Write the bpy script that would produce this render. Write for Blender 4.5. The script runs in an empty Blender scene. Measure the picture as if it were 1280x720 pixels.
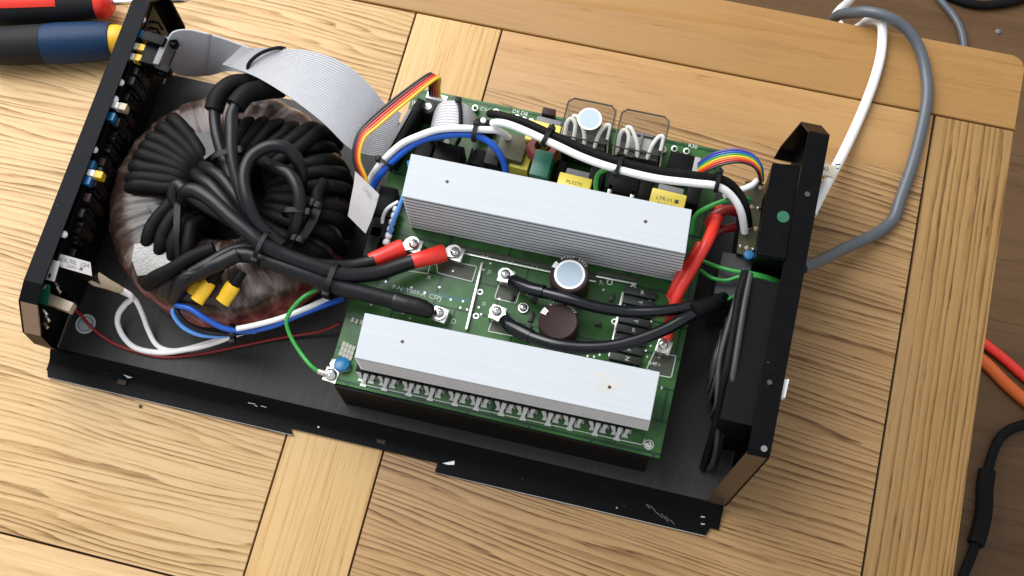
import bpy, bmesh, math, random
from mathutils import Vector, Matrix
random.seed(7)
S = 0.01                      # everything below is laid out in centimetres
C = bpy.context.scene.collection
scn = bpy.context.scene

# ------------------------------------------------------------------ camera, world, lamps, exposure
RM = Matrix(((0.97024678, 0.23918595, -0.03756688), (0.21375222, -0.91907516, -0.33107528), (-0.11371534, 0.31319472, -0.94285624)))
F, H = 1651.11, 88.0
cam = bpy.data.cameras.new('camera'); co = bpy.data.objects.new('camera', cam); C.objects.link(co)
cam.sensor_width = 36; cam.lens = F / 1280 * 36; cam.clip_start = 0.01; cam.clip_end = 50
rt = RM.transposed()
m3 = Matrix((rt.col[0], -rt.col[1], -rt.col[2])).transposed()
co.matrix_world = Matrix.Translation((0, 0, H * S)) @ m3.to_4x4()
scn.camera = co

w = bpy.data.worlds.new('World'); scn.world = w; w.use_nodes = True
bg = w.node_tree.nodes['Background']; bg.inputs['Color'].default_value = (0.92, 0.95, 1.0, 1); bg.inputs['Strength'].default_value = 0.66

def area(name, loc, target, sx, sy, power, col):
    l = bpy.data.lights.new(name, 'AREA'); l.shape = 'RECTANGLE'; l.size = sx; l.size_y = sy; l.energy = power; l.color = col
    o = bpy.data.objects.new(name, l); C.objects.link(o); o.location = loc
    o.rotation_euler = (Vector(target) - Vector(loc)).to_track_quat('-Z', 'Y').to_euler()
    return o
area('window_light', (-1.35, 1.30, 1.35), (-0.15, 0.25, 0.0), 2.0, 1.8, 52, (1.0, 0.97, 0.93))
area('ceiling_bounce', (-1.0, 0.85, 2.0), (-0.2, 0.3, 0.0), 1.4, 1.4, 29, (0.90, 0.95, 1.0))
scn.view_settings.view_transform = 'Standard'; scn.view_settings.look = 'None'
scn.view_settings.exposure = 0.0; scn.view_settings.gamma = 1.0; scn.view_settings.use_curve_mapping = False

# ------------------------------------------------------------------ geometry helpers
def at(px, py, z=0.0):        # the place in the room, at height z, that the photograph shows at this pixel
    d = rt @ Vector(((px - 640) / F, (py - 360) / F, 1)); t = (z - H) / d.z
    return Vector((0, 0, H)) + t * d
V = lambda *a: Vector(a)

WL = {}
class MB:
    def __init__(s): s.b = bmesh.new()
    def box(s, c, size, rot=0.0, bev=0.0, mat=None):
        m = Matrix.Translation(c) @ (mat.to_4x4() if mat else Matrix.Rotation(rot, 4, 'Z')) @ Matrix.Diagonal((*size, 1))
        r = bmesh.ops.create_cube(s.b, size=1, matrix=m)
        if bev:
            es = list({e for v in r['verts'] for e in v.link_edges})
            bmesh.ops.bevel(s.b, geom=es, offset=bev, segments=2, profile=0.6, affect='EDGES')
        return s
    def bb(s, x0, x1, y0, y1, z0, z1, bev=0.0):
        return s.box(V((x0+x1)/2, (y0+y1)/2, (z0+z1)/2), (abs(x1-x0), abs(y1-y0), abs(z1-z0)), 0, bev)
    def face(s, pts):
        return s.b.faces.new([s.b.verts.new(p) for p in pts])
    def slab(s, pts, off):    # polygon pts swept by the vector off
        off = Vector(off); a = [s.b.verts.new(p) for p in pts]; c = [s.b.verts.new(Vector(p) + off) for p in pts]
        n = len(pts); s.b.faces.new(a); s.b.faces.new(c[::-1])
        for i in range(n): s.b.faces.new((a[i], c[i], c[(i+1) % n], a[(i+1) % n]))
        return s
    def tube(s, path, r, n=12, cap=True, flat=1.0):
        path = [Vector(p) for p in path]; N = len(path); rings = []
        t = [(path[min(i+1, N-1)] - path[max(i-1, 0)]).normalized() for i in range(N)]
        up = V(0, 0, 1) if abs(t[0].z) < 0.9 else V(1, 0, 0)
        nrm = (up - t[0] * up.dot(t[0])).normalized()
        for i in range(N):
            nrm = nrm - t[i] * nrm.dot(t[i])
            nrm = nrm.normalized() if nrm.length > 1e-6 else t[i].orthogonal().normalized()
            bn = t[i].cross(nrm); rr = r[i] if isinstance(r, (list, tuple)) else r
            rings.append([s.b.verts.new(path[i] + (nrm * math.cos(a) * flat + bn * math.sin(a)) * rr) for a in [2*math.pi*k/n for k in range(n)]])
        for i in range(N-1):
            for k in range(n): s.b.faces.new((rings[i][k], rings[i][(k+1) % n], rings[i+1][(k+1) % n], rings[i+1][k]))
        if cap: s.b.faces.new(rings[0][::-1]); s.b.faces.new(rings[-1])
        return s
    def lathe(s, o, axis, prof, n=28, a0=0.0, a1=2*math.pi, ref=None, squash=1.0):
        o = Vector(o); ax = Vector(axis).normalized()
        u = Vector(ref) if ref else (V(1, 0, 0) if abs(ax.x) < 0.9 else V(0, 1, 0))
        u = (u - ax * u.dot(ax)).normalized(); v = ax.cross(u); full = abs(a1 - a0 - 2*math.pi) < 1e-6
        m = n if full else n + 1; rings = []
        for (t, r) in prof:
            if r < 1e-5: rings.append([s.b.verts.new(o + ax*t)]); continue
            rings.append([s.b.verts.new(o + ax*t + (u*math.cos(a) + v*math.sin(a)*squash) * r) for a in [a0 + (a1-a0)*k/n for k in range(m)]])
        for i in range(len(rings)-1):
            A, B = rings[i], rings[i+1]
            for k in range(n):
                k2 = (k+1) % m
                if len(A) == 1 and len(B) == 1: continue
                if len(A) == 1: s.b.faces.new((A[0], B[k2], B[k]))
                elif len(B) == 1: s.b.faces.new((A[k], A[k2], B[0]))
                else: s.b.faces.new((A[k], A[k2], B[k2], B[k]))
        return s
    def cyl(s, o, axis, r, h, n=20, bev=0.0):
        b = bev or min(r, h) * 0.08
        return s.lathe(o, axis, [(0, 0), (0, r-b), (b, r), (h-b, r), (h, r-b), (h, 0)], n)
    def strip(s, pairs, th, n=1, ridges=0):      # a sheet between two edge lines, th thick
        A = []; B = []
        k = max(n, 1)
        N = len(pairs)
        top = []; bot = []
        for i, (l, r) in enumerate(pairs):
            l, r = Vector(l), Vector(r); l2, r2 = pairs[min(i+1, N-1)]; l1, r1 = pairs[max(i-1, 0)]
            tan = ((Vector(l2)+Vector(r2)) - (Vector(l1)+Vector(r1))).normalized(); nn = (r-l).cross(tan).normalized()
            if nn.z < 0: nn = -nn
            rowt = []; rowb = []
            for j in range(k+1):
                u = j / k; p = l.lerp(r, u); h = th/2
                if ridges: h = th/2 * (0.15 + 0.85 * abs(math.sin(math.pi * ridges * u)))
                rowt.append(s.b.verts.new(p + nn*h)); rowb.append(s.b.verts.new(p - nn*h))
            top.append(rowt); bot.append(rowb)
        for i in range(N-1):
            for j in range(k):
                s.b.faces.new((top[i][j], top[i][j+1], top[i+1][j+1], top[i+1][j])); s.b.faces.new((bot[i][j], bot[i+1][j], bot[i+1][j+1], bot[i][j+1]))
            s.b.faces.new((top[i][0], top[i+1][0], bot[i+1][0], bot[i][0])); s.b.faces.new((top[i][k], bot[i][k], bot[i+1][k], top[i+1][k]))
        for i in (0, N-1):
            for j in range(k): s.b.faces.new((top[i][j], bot[i][j], bot[i][j+1], top[i][j+1]))
        return s
    def build(s, name, mat, parent=None, smooth=38, base=False):
        bmesh.ops.recalc_face_normals(s.b, faces=s.b.faces[:])
        me = bpy.data.meshes.new(name)
        vs = [v.co for v in s.b.verts]
        lo = Vector([min(v[i] for v in vs) for i in range(3)]); hi = Vector([max(v[i] for v in vs) for i in range(3)])
        c = (lo + hi) / 2
        if parent is None: c.z = lo.z
        for v in s.b.verts: v.co = (v.co - c) * S
        s.b.to_mesh(me); s.b.free()
        if smooth: me.shade_smooth(); me.set_sharp_from_angle(angle=math.radians(smooth))
        me.materials.append(mat)
        o = bpy.data.objects.new(name, me); C.objects.link(o)
        wl = c * S; WL[o] = wl
        if parent: o.parent = parent; o.location = wl - WL[parent]
        else: o.location = wl
        return o

def tag(o, label=None, cat=None, group=None, kind=None):
    for k, v in (('label', label), ('category', cat), ('group', group), ('kind', kind)):
        if v: o[k] = v
    return o
def thing(name, loc, label, cat, group=None):
    o = bpy.data.objects.new(name, None); C.objects.link(o); o.empty_display_size = 0.02
    o.location = Vector(loc) * S; WL[o] = Vector(loc) * S
    return tag(o, label, cat, group)
def inst(src, delta, parent=None, rotz=0.0, name=None):      # a copy of one part, mesh data shared; delta in cm
    o = src.copy(); C.objects.link(o); o.parent = parent or src.parent
    wl = WL[src] + Vector(delta) * S; WL[o] = wl
    o.location = wl - (WL[o.parent] if o.parent else Vector((0, 0, 0)))
    if rotz: o.rotation_euler.z += rotz
    return o
def inst_tree(src, delta, parent=None):
    o = inst(src, delta, parent)
    for ch in list(src.children):
        c = ch.copy(); C.objects.link(c); c.parent = o; WL[c] = WL[ch] + Vector(delta) * S
    return o
def smooth_path(pts, sub=7):
    P = [Vector(p) for p in pts]; out = []
    for i in range(len(P)-1):
        p0, p1, p2, p3 = P[max(i-1, 0)], P[i], P[i+1], P[min(i+2, len(P)-1)]
        for k in range(sub):
            t = k / sub
            out.append(0.5 * ((2*p1) + (p2-p0)*t + (2*p0-5*p1+4*p2-p3)*t*t + (3*p1-p0-3*p2+p3)*t*t*t))
    return out + [P[-1]]
def wire(pts, r, n=12, sub=7, flat=1.0):                      # a tube through photograph points given as (px, py, height)
    pp = [at(*p) for p in pts]; j = 0.035 if isinstance(r, list) or r < 0.3 else 0.05
    for q in pp[1:-1]: q += V(random.uniform(-j, j), random.uniform(-j, j), random.uniform(-j, j))
    return MB().tube(smooth_path(pp, sub), r, n, True, flat)
def text(s, c, size, rotz, mat, parent, name='lettering', ext=0.003):
    cu = bpy.data.curves.new(name, 'FONT'); cu.body = s; cu.size = size * S; cu.align_x = 'CENTER'; cu.align_y = 'CENTER'; cu.resolution_u = 2; cu.extrude = ext * S
    t = bpy.data.objects.new('tmp', cu); me = bpy.data.meshes.new_from_object(t)
    bpy.data.objects.remove(t); bpy.data.curves.remove(cu)
    me.materials.clear(); me.materials.append(mat)
    o = bpy.data.objects.new(name, me); C.objects.link(o); WL[o] = Vector(c) * S
    o.parent = parent; o.location = WL[o] - WL[parent]; o.rotation_euler.z = rotz
    return o

# ------------------------------------------------------------------ materials
def nodes(name):
    m = bpy.data.materials.new(name); m.use_nodes = True; return m, m.node_tree, m.node_tree.nodes['Principled BSDF']
def pm(name, col, rough=0.5, metal=0.0, var=0.12, scale=3.0, bump=0.0, bscale=40.0, spec=0.5, coat=0.0, rvar=0.1, stretch=(1, 1, 1)):
    m, nt, p = nodes(name); N, L = nt.nodes, nt.links
    tc = N.new('ShaderNodeTexCoord'); mp = N.new('ShaderNodeMapping'); mp.inputs['Scale'].default_value = [100*x for x in stretch]
    L.new(tc.outputs['Object'], mp.inputs['Vector'])
    no = N.new('ShaderNodeTexNoise'); no.inputs['Scale'].default_value = scale; no.inputs['Detail'].default_value = 5
    L.new(mp.outputs['Vector'], no.inputs['Vector'])
    mx = N.new('ShaderNodeMix'); mx.data_type = 'RGBA'
    mx.inputs[6].default_value = [c*(1-var) for c in col] + [1]; mx.inputs[7].default_value = [min(1, c*(1+var)) for c in col] + [1]
    L.new(no.outputs['Fac'], mx.inputs[0]); L.new(mx.outputs[2], p.inputs['Base Color'])
    mr = N.new('ShaderNodeMapRange'); mr.inputs['To Min'].default_value = max(0.02, rough-rvar); mr.inputs['To Max'].default_value = min(1, rough+rvar)
    L.new(no.outputs['Fac'], mr.inputs['Value']); L.new(mr.outputs[0], p.inputs['Roughness'])
    p.inputs['Metallic'].default_value = metal; p.inputs['Specular IOR Level'].default_value = spec; p.inputs['Coat Weight'].default_value = coat
    if bump:
        n2 = N.new('ShaderNodeTexNoise'); n2.inputs['Scale'].default_value = bscale; n2.inputs['Detail'].default_value = 3
        L.new(mp.outputs['Vector'], n2.inputs['Vector'])
        b = N.new('ShaderNodeBump'); b.inputs['Strength'].default_value = bump; b.inputs['Distance'].default_value = 0.0006
        L.new(n2.outputs['Fac'], b.inputs['Height']); L.new(b.outputs[0], p.inputs['Normal'])
    return m
def ramp(nt, stops):
    r = nt.nodes.new('ShaderNodeValToRGB'); e = r.color_ramp.elements
    while len(e) < len(stops): e.new(0.5)
    for x, (pos, col) in zip(e, stops): x.position = pos; x.color = (*col, 1)
    return r
def wood(name, axis, light, mid, dark, seed, freq=1.1, wob=5.0, fib=0.5, rough=0.42, sharp=0.62, low=0.05, turn_=0.0, amin=0.12, blot_=0.55):
    m, nt, p = nodes(name); N, L = nt.nodes, nt.links
    tc = N.new('ShaderNodeTexCoord'); mp = N.new('ShaderNodeMapping'); mp.inputs['Scale'].default_value = (100, 100, 100)
    mp.inputs['Location'].default_value = (seed*13.7, seed*7.3, seed*3.1)
    mp.inputs['Rotation'].default_value = (0, 0, math.radians((90 if axis == 'y' else 0) + turn_))
    L.new(tc.outputs['Object'], mp.inputs['Vector'])
    def noise(sx, sy, sc, det, dis=0.0):
        q = N.new('ShaderNodeMapping'); q.inputs['Scale'].default_value = (sx, sy, sy); L.new(mp.outputs['Vector'], q.inputs['Vector'])
        n = N.new('ShaderNodeTexNoise'); n.inputs['Scale'].default_value = sc; n.inputs['Detail'].default_value = det; n.inputs['Distortion'].default_value = dis
        L.new(q.outputs['Vector'], n.inputs['Vector']); return n
    def math_(op, a, b=None):
        x = N.new('ShaderNodeMath'); x.operation = op
        for i, q in enumerate((a, b)):
            if q is None: continue
            if isinstance(q, (int, float)): x.inputs[i].default_value = q
            else: L.new(q, x.inputs[i])
        return x.outputs[0]
    big = noise(low, low*4.2, 1.0, 2.0)                        # slow growth field: cathedrals
    wig = noise(0.25, 2.2, 1.0, 3.0)
    sep = N.new('ShaderNodeSeparateXYZ'); L.new(mp.outputs['Vector'], sep.inputs[0])
    ph = math_('ADD', math_('MULTIPLY', sep.outputs['Y'], freq*0.35), math_('MULTIPLY', big.outputs['Fac'], wob*freq))
    ph = math_('ADD', ph, math_('MULTIPLY', wig.outputs['Fac'], 0.55))
    vary = noise(0.012, 0.55, 1.0, 2.0); amp = noise(0.03, 0.9, 1.0, 3.0)
    ph = math_('ADD', ph, math_('MULTIPLY', vary.outputs['Fac'], 2.2*freq**0.5))
    fr = math_('FRACT', ph)                                     # one growth ring: slow rise, quick fall
    ringv = math_('POWER', fr, 2.2)
    ringv = math_('MULTIPLY', ringv, math_('SUBTRACT', 1.0, math_('POWER', fr, 24)))
    am = N.new('ShaderNodeMapRange'); am.inputs['From Min'].default_value = 0.30; am.inputs['From Max'].default_value = 0.68; am.inputs['To Min'].default_value = amin; am.inputs['To Max'].default_value = 1.15; L.new(amp.outputs['Fac'], am.inputs['Value'])
    ringv = math_('MULTIPLY', ringv, am.outputs[0])
    fibre = noise(0.16, 3.6, 1.0, 7.0); lime = noise(0.30, 6.0, 1.0, 3.0); pore = noise(0.55, 7.5, 1.0, 3.0); blot = noise(0.06, 0.25, 1.0, 3.0)
    v = math_('ADD', math_('MULTIPLY', ringv, sharp), math_('MULTIPLY', math_('SUBTRACT', fibre.outputs['Fac'], 0.5), fib))
    v = math_('ADD', v, math_('MULTIPLY', math_('SUBTRACT', blot.outputs['Fac'], 0.5), blot_))
    pr = N.new('ShaderNodeMapRange'); pr.inputs['From Min'].default_value = 0.60; pr.inputs['From Max'].default_value = 0.74; L.new(pore.outputs['Fac'], pr.inputs['Value'])
    v = math_('ADD', v, math_('MULTIPLY', math_('MULTIPLY', pr.outputs[0], math_('ADD', ringv, 0.25)), 0.7))
    r = ramp(nt, [(-0.0, light), (0.36, mid), (0.82, dark)]); L.new(v, r.inputs[0]); lr = N.new('ShaderNodeMapRange'); lr.inputs['From Min'].default_value = 0.60; lr.inputs['From Max'].default_value = 0.78; lr.inputs['To Max'].default_value = 0.45; L.new(lime.outputs['Fac'], lr.inputs['Value'])
    lm = N.new('ShaderNodeMix'); lm.data_type = 'RGBA'; L.new(lr.outputs[0], lm.inputs[0]); L.new(r.outputs[0], lm.inputs[6]); lm.inputs[7].default_value = (*[min(0.7, c*1.35) for c in light], 1); L.new(lm.outputs[2], p.inputs['Base Color'])
    mr = N.new('ShaderNodeMapRange'); mr.inputs['To Min'].default_value = rough-0.06; mr.inputs['To Max'].default_value = rough+0.14; L.new(v, mr.inputs['Value']); L.new(mr.outputs[0], p.inputs['Roughness'])
    b = N.new('ShaderNodeBump'); b.inputs['Strength'].default_value = 0.10; b.inputs['Distance'].default_value = 0.0003; b.invert = True
    L.new(v, b.inputs['Height']); L.new(b.outputs[0], p.inputs['Normal']); p.inputs['Specular IOR Level'].default_value = 0.25
    return m
def clear(name, tint, gloss=0.10):
    m, nt, p = nodes(name); N, L = nt.nodes, nt.links
    p.inputs['Base Color'].default_value = (*tint, 1); p.inputs['Roughness'].default_value = 0.08; p.inputs['IOR'].default_value = 1.49
    tr = N.new('ShaderNodeBsdfTransparent'); tr.inputs['Color'].default_value = (*tint, 1)
    gl = N.new('ShaderNodeBsdfGlossy'); gl.inputs['Roughness'].default_value = 0.12
    fr = N.new('ShaderNodeLayerWeight'); fr.inputs['Blend'].default_value = 0.12
    ad = N.new('ShaderNodeMath'); ad.operation = 'MULTIPLY_ADD'; ad.inputs[1].default_value = 0.5; ad.inputs[2].default_value = 0.015; L.new(fr.outputs['Facing'], ad.inputs[0])
    mx = N.new('ShaderNodeMixShader'); L.new(ad.outputs[0], mx.inputs[0]); L.new(tr.outputs[0], mx.inputs[1]); L.new(gl.outputs[0], mx.inputs[2])
    L.new(mx.outputs[0], N['Material Output'].inputs['Surface'])
    return m

M = {}
M['rail'] = wood('table_rail_wood', 'x', (0.345, 0.185, 0.060), (0.29, 0.145, 0.044), (0.18, 0.082, 0.024), 1.0, 0.5, 2.0, 0.8, sharp=0.30)
M['bar'] = wood('crossbar_wood', 'y', (0.58, 0.375, 0.165), (0.49, 0.295, 0.115), (0.31, 0.17, 0.06), 2.0, 7.0, 0.8, 1.2, sharp=0.55, low=0.018)
M['right'] = wood('end_board_wood', 'y', (0.32, 0.185, 0.068), (0.25, 0.135, 0.044), (0.10, 0.042, 0.011), 3.0, 5.6, 0.6, 0.95, sharp=1.0, low=0.010, amin=0.45, blot_=0.35)
M['leftp'] = wood('left_panel_wood', 'x', (0.60, 0.405, 0.205), (0.47, 0.285, 0.125), (0.20, 0.105, 0.04), 4.0, 6.4, 2.1, 1.1, sharp=1.0, low=0.028, amin=0.3)
M['mid2'] = wood('middle_panel_wood', 'x', (0.40, 0.24, 0.105), (0.31, 0.175, 0.07), (0.12, 0.054, 0.018), 6.1, 6.6, 1.4, 1.15, sharp=1.1, low=0.020, turn_=5, amin=0.35, blot_=0.5)
M['mid3'] = wood('middle_panel_rear_wood', 'x', (0.43, 0.245, 0.095), (0.36, 0.19, 0.07), (0.23, 0.108, 0.035), 7.7, 0.9, 3.0, 0.8, sharp=0.35)
M['rail2'] = wood('front_rail_wood', 'x', (0.55, 0.36, 0.17), (0.46, 0.28, 0.12), (0.28, 0.15, 0.055), 11.0, 1.2, 2.0, 1.1, sharp=0.5)
M['floor'] = wood('floor_laminate', 'x', (0.122, 0.066, 0.029), (0.098, 0.051, 0.021), (0.060, 0.029, 0.011), 9.0, 0.25, 5.0, 0.4, rough=0.45)
M['gap'] = pm('joint_filler', (0.035, 0.022, 0.014), 0.8, scale=4)
M['black'] = pm('black_painted_steel', (0.004, 0.004, 0.0045), 0.34, 0, 0.3, 1.2, 0.06, 60, 0.05)
M['blackgloss'] = pm('black_gloss_steel', (0.0035, 0.0035, 0.004), 0.22, 0, 0.2, 1.0, 0.02, 30, 0.12)
M['panelblack'] = pm('black_panel_top', (0.0085, 0.0092, 0.011), 0.5, 0, 0.15, 2, 0.05, 90, 0.06)
M['edge'] = pm('bare_steel_edge', (0.55, 0.54, 0.52), 0.35, 0.9)
def worn(m, amt, sc, thr):
    nt = m.node_tree; N, L = nt.nodes, nt.links; p = N['Principled BSDF']; src = p.inputs['Base Color'].links[0].from_socket
    tc = N.new('ShaderNodeTexCoord'); mp = N.new('ShaderNodeMapping'); mp.inputs['Scale'].default_value = (30*sc, 100*sc, 100*sc); mp.inputs['Rotation'].default_value = (0.3, 0.2, 0.9); L.new(tc.outputs['Object'], mp.inputs[0])
    n = N.new('ShaderNodeTexNoise'); n.inputs['Scale'].default_value = 1; n.inputs['Detail'].default_value = 5; n.inputs['Roughness'].default_value = 0.7; L.new(mp.outputs[0], n.inputs[0])
    r = ramp(nt, [(thr, (0, 0, 0)), (thr+0.05, (amt, amt, amt))]); L.new(n.outputs['Fac'], r.inputs[0])
    mx = N.new('ShaderNodeMix'); mx.data_type = 'RGBA'; mx.blend_type = 'ADD'; mx.inputs[0].default_value = 1; L.new(src, mx.inputs[6]); L.new(r.outputs[0], mx.inputs[7]); L.new(mx.outputs[2], p.inputs['Base Color'])
worn(M['black'], 0.16, 3.0, 0.70); worn(M['panelblack'], 0.05, 3.0, 0.68)
M['reflect_brown'] = pm('brown_reflection_steel', (0.34, 0.225, 0.14), 0.3, 0.4, 0.15, 2)  # brown wood reflection painted into the colour of the black front panel's chamfer
M['rubber'] = pm('black_cable_rubber', (0.008, 0.008, 0.0095), 0.36, 0, 0.2, 2, 0.08, 50, 0.32)
M['rubberdull'] = pm('dull_black_rubber', (0.0075, 0.007, 0.007), 0.52, 0, 0.55, 1.4, 0.2, 30, 0.10)
M['shrink'] = pm('heat_shrink_black', (0.004, 0.004, 0.0045), 0.33, 0, 0.2, 2, 0.05, 20, 0.5)
M['glossblack'] = pm('glossy_black_cable', (0.003, 0.0035, 0.006), 0.2, 0, 0.2, 2, 0.03, 20, 0.5)
M['tie'] = pm('black_nylon', (0.005, 0.005, 0.006), 0.42, 0, 0.15, 4, spec=0.18)
M['plastic'] = pm('black_plastic', (0.0045, 0.0045, 0.0045), 0.42, 0, 0.2, 4, 0.05, 60, 0.1)
M['greyplastic'] = pm('grey_plastic', (0.036, 0.036, 0.038), 0.5, 0, 0.15, 3, 0.05, 50)
M['white'] = pm('white_pvc', (0.90, 0.90, 0.89), 0.36, 0, 0.05, 2)
M['blue'] = pm('blue_pvc', (0.012, 0.11, 0.56), 0.33, 0, 0.12, 2)
M['lightblue'] = pm('light_blue_pvc', (0.10, 0.33, 0.78), 0.35, 0, 0.1, 2)
M['red'] = pm('red_pvc', (0.78, 0.035, 0.022), 0.34, 0, 0.12, 2)
M['darkred'] = pm('dark_red_pvc', (0.24, 0.010, 0.012), 0.4, 0, 0.15, 2)
M['orange'] = pm('orange_pvc', (0.66, 0.12, 0.015), 0.45, 0, 0.1, 2)
M['green'] = pm('green_pvc', (0.04, 0.33, 0.06), 0.35, 0, 0.12, 2)
M['yellow'] = pm('yellow_plastic', (0.72, 0.42, 0.01), 0.42, 0, 0.12, 5)
M['grey'] = pm('grey_cable_pvc', (0.088, 0.10, 0.115), 0.38, 0, 0.1, 2)
M['silver'] = pm('tinned_metal', (0.72, 0.70, 0.66), 0.32, 1.0, 0.12, 8, 0.15, 30)
M['tin'] = pm('solder_coated_leg', (0.56, 0.56, 0.53), 0.35, 0.25, 0.3, 9)
M['screw'] = pm('zinc_screw', (0.78, 0.77, 0.74), 0.22, 1.0, 0.08, 6)
M['alu'] = pm('brushed_aluminium', (0.485, 0.51, 0.535), 0.5, 0.0, 0.085, 0.5, 0.04, 60, 0.2, stretch=(0.2, 6, 1))
M['fin'] = pm('aluminium_fin', (0.84, 0.84, 0.86), 0.45, 0.0, 0.05, 2)
M['reflect_brown2'] = pm('dark_brown_reflection_steel', (0.11, 0.078, 0.052), 0.3, 0.4, 0.15, 2)  # darker painted reflection for the rear panel's chamfer
M['fin2'] = pm('scratched_paint', (0.16, 0.16, 0.165), 0.5)
M['pads'] = pm('dull_pads', (0.36, 0.36, 0.30), 0.5, 0, 0.3, 9)
M['gap_shade'] = pm('fin_gap_shade', (0.055, 0.055, 0.06), 0.6, 0.4)  # near black, stands for the shade in the gaps between fins
M['silk'] = pm('silkscreen_white', (0.62, 0.64, 0.58), 0.6, 0, 0.1, 10)
M['brown'] = pm('brown_capacitor_sleeve', (0.036, 0.019, 0.017), 0.42, 0, 0.1, 3, spec=0.15)
M['sticker'] = pm('pale_blue_paper', (0.40, 0.485, 0.56), 0.5, 0, 0.05, 5)
M['paper'] = pm('white_paper', (0.38, 0.36, 0.35), 0.65, 0, 0.06, 3)
M['ink'] = pm('printed_ink', (0.05, 0.05, 0.06), 0.6)
M['blueink'] = pm('blue_ink', (0.12, 0.25, 0.40), 0.6)
M['tape'] = pm('yellow_tape', (0.83, 0.66, 0.10), 0.4, 0, 0.06, 3)
M['core'] = pm('grey_ferrite', (0.16, 0.165, 0.17), 0.5, 0, 0.12, 5)
M['ferrite'] = pm('dark_ferrite', (0.011, 0.010, 0.010), 0.5)
M['choke'] = pm('dark_green_choke', (0.006, 0.10, 0.060), 0.38, 0, 0.15, 3)
M['enamel'] = pm('red_brown_enamel', (0.16, 0.03, 0.022), 0.35, 0, 0.25, 8)
M['olive'] = pm('olive_board', (0.075, 0.07, 0.032), 0.45, 0, 0.35, 4, 0.1, 20)
M['bare'] = pm('bare_pad', (0.05, 0.055, 0.032), 0.45, 0.1, 0.35, 4)
M['dotgreen'] = pm('green_dot', (0.003, 0.10, 0.045), 0.5)
M['bluecomp'] = pm('blue_component', (0.01, 0.13, 0.30), 0.35, 0, 0.12, 5)
M['ribbon'] = pm('grey_ribbon_pvc', (0.53, 0.53, 0.55), 0.42, 0, 0.06, 2)
M['clear'] = clear('clear_relay_cover', (0.965, 0.96, 0.945))
M['hot'] = pm('hot_glue', (0.48, 0.38, 0.26), 0.3, 0, 0.25, 4, 0.3, 10)
M['tag'] = pm('cream_tag', (0.70, 0.63, 0.48), 0.55)
M['drivergrey'] = pm('screwdriver_grey_rubber', (0.012, 0.012, 0.013), 0.6, 0, 0.1, 3, 0.1, 40, 0.2)
M['driverblue'] = pm('screwdriver_blue', (0.006, 0.028, 0.075), 0.46, 0, 0.12, 2, spec=0.2)
M['driverred'] = pm('screwdriver_red', (0.72, 0.03, 0.015), 0.36, 0, 0.08, 2)

def mat_tray():
    m, nt, p = nodes('worn_black_tray'); N, L = nt.nodes, nt.links
    tc = N.new('ShaderNodeTexCoord'); mp = N.new('ShaderNodeMapping'); mp.inputs['Scale'].default_value = (100, 100, 100); L.new(tc.outputs['Object'], mp.inputs[0])
    a = N.new('ShaderNodeTexNoise'); a.inputs['Scale'].default_value = 0.16; a.inputs['Detail'].default_value = 9; L.new(mp.outputs[0], a.inputs[0])
    q = N.new('ShaderNodeMapping'); q.inputs['Scale'].default_value = (4, 0.25, 1); q.inputs['Rotation'].default_value = (0, 0, 0.2); L.new(mp.outputs[0], q.inputs[0])
    s = N.new('ShaderNodeTexNoise'); s.inputs['Scale'].default_value = 1; s.inputs['Detail'].default_value = 2; L.new(q.outputs[0], s.inputs[0])
    r = ramp(nt, [(0.3, (0.024, 0.023, 0.022)), (0.72, (0.046, 0.044, 0.041))]); L.new(a.outputs['Fac'], r.inputs[0])
    sr = ramp(nt, [(0.50, (0, 0, 0)), (0.80, (0.016, 0.0155, 0.015))]); L.new(s.outputs['Fac'], sr.inputs[0])
    mx = N.new('ShaderNodeMix'); mx.data_type = 'RGBA'; mx.blend_type = 'ADD'; mx.inputs[0].default_value = 1; L.new(r.outputs[0], mx.inputs[6]); L.new(sr.outputs[0], mx.inputs[7])
    L.new(mx.outputs[2], p.inputs['Base Color'])
    mr = N.new('ShaderNodeMapRange'); p.inputs['Specular IOR Level'].default_value = 0.2; mr.inputs['To Min'].default_value = 0.34; mr.inputs['To Max'].default_value = 0.52; L.new(a.outputs['Fac'], mr.inputs[0]); L.new(mr.outputs[0], p.inputs['Roughness'])
    return m
M['tray'] = mat_tray()
def mat_pcb():
    m, nt, p = nodes('green_solder_mask'); N, L = nt.nodes, nt.links
    tc = N.new('ShaderNodeTexCoord'); mp = N.new('ShaderNodeMapping'); mp.inputs['Scale'].default_value = (100, 100, 100); L.new(tc.outputs['Object'], mp.inputs[0])
    b = N.new('ShaderNodeTexBrick'); b.inputs['Scale'].default_value = 0.42; b.offset = 0.37; b.inputs['Mortar Size'].default_value = 0.035; b.inputs['Brick Width'].default_value = 1.7; b.inputs['Row Height'].default_value = 0.9
    b.inputs['Color1'].default_value = (0.032, 0.112, 0.030, 1); b.inputs['Color2'].default_value = (0.045, 0.135, 0.040, 1); b.inputs['Mortar'].default_value = (0.014, 0.052, 0.028, 1); L.new(mp.outputs[0], b.inputs[0])
    a = N.new('ShaderNodeTexNoise'); a.inputs['Scale'].default_value = 0.6; a.inputs['Detail'].default_value = 4; L.new(mp.outputs[0], a.inputs[0])
    r = ramp(nt, [(0.3, (0.55, 0.55, 0.5)), (0.7, (1.25, 1.2, 1.1))]); L.new(a.outputs['Fac'], r.inputs[0])
    mx = N.new('ShaderNodeMix'); mx.data_type = 'RGBA'; mx.blend_type = 'MULTIPLY'; mx.inputs[0].default_value = 1; L.new(b.outputs[0], mx.inputs[6]); L.new(r.outputs[0], mx.inputs[7]); L.new(mx.outputs[2], p.inputs['Base Color'])
    p.inputs['Roughness'].default_value = 0.3; p.inputs['Specular IOR Level'].default_value = 0.25
    return m
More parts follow.
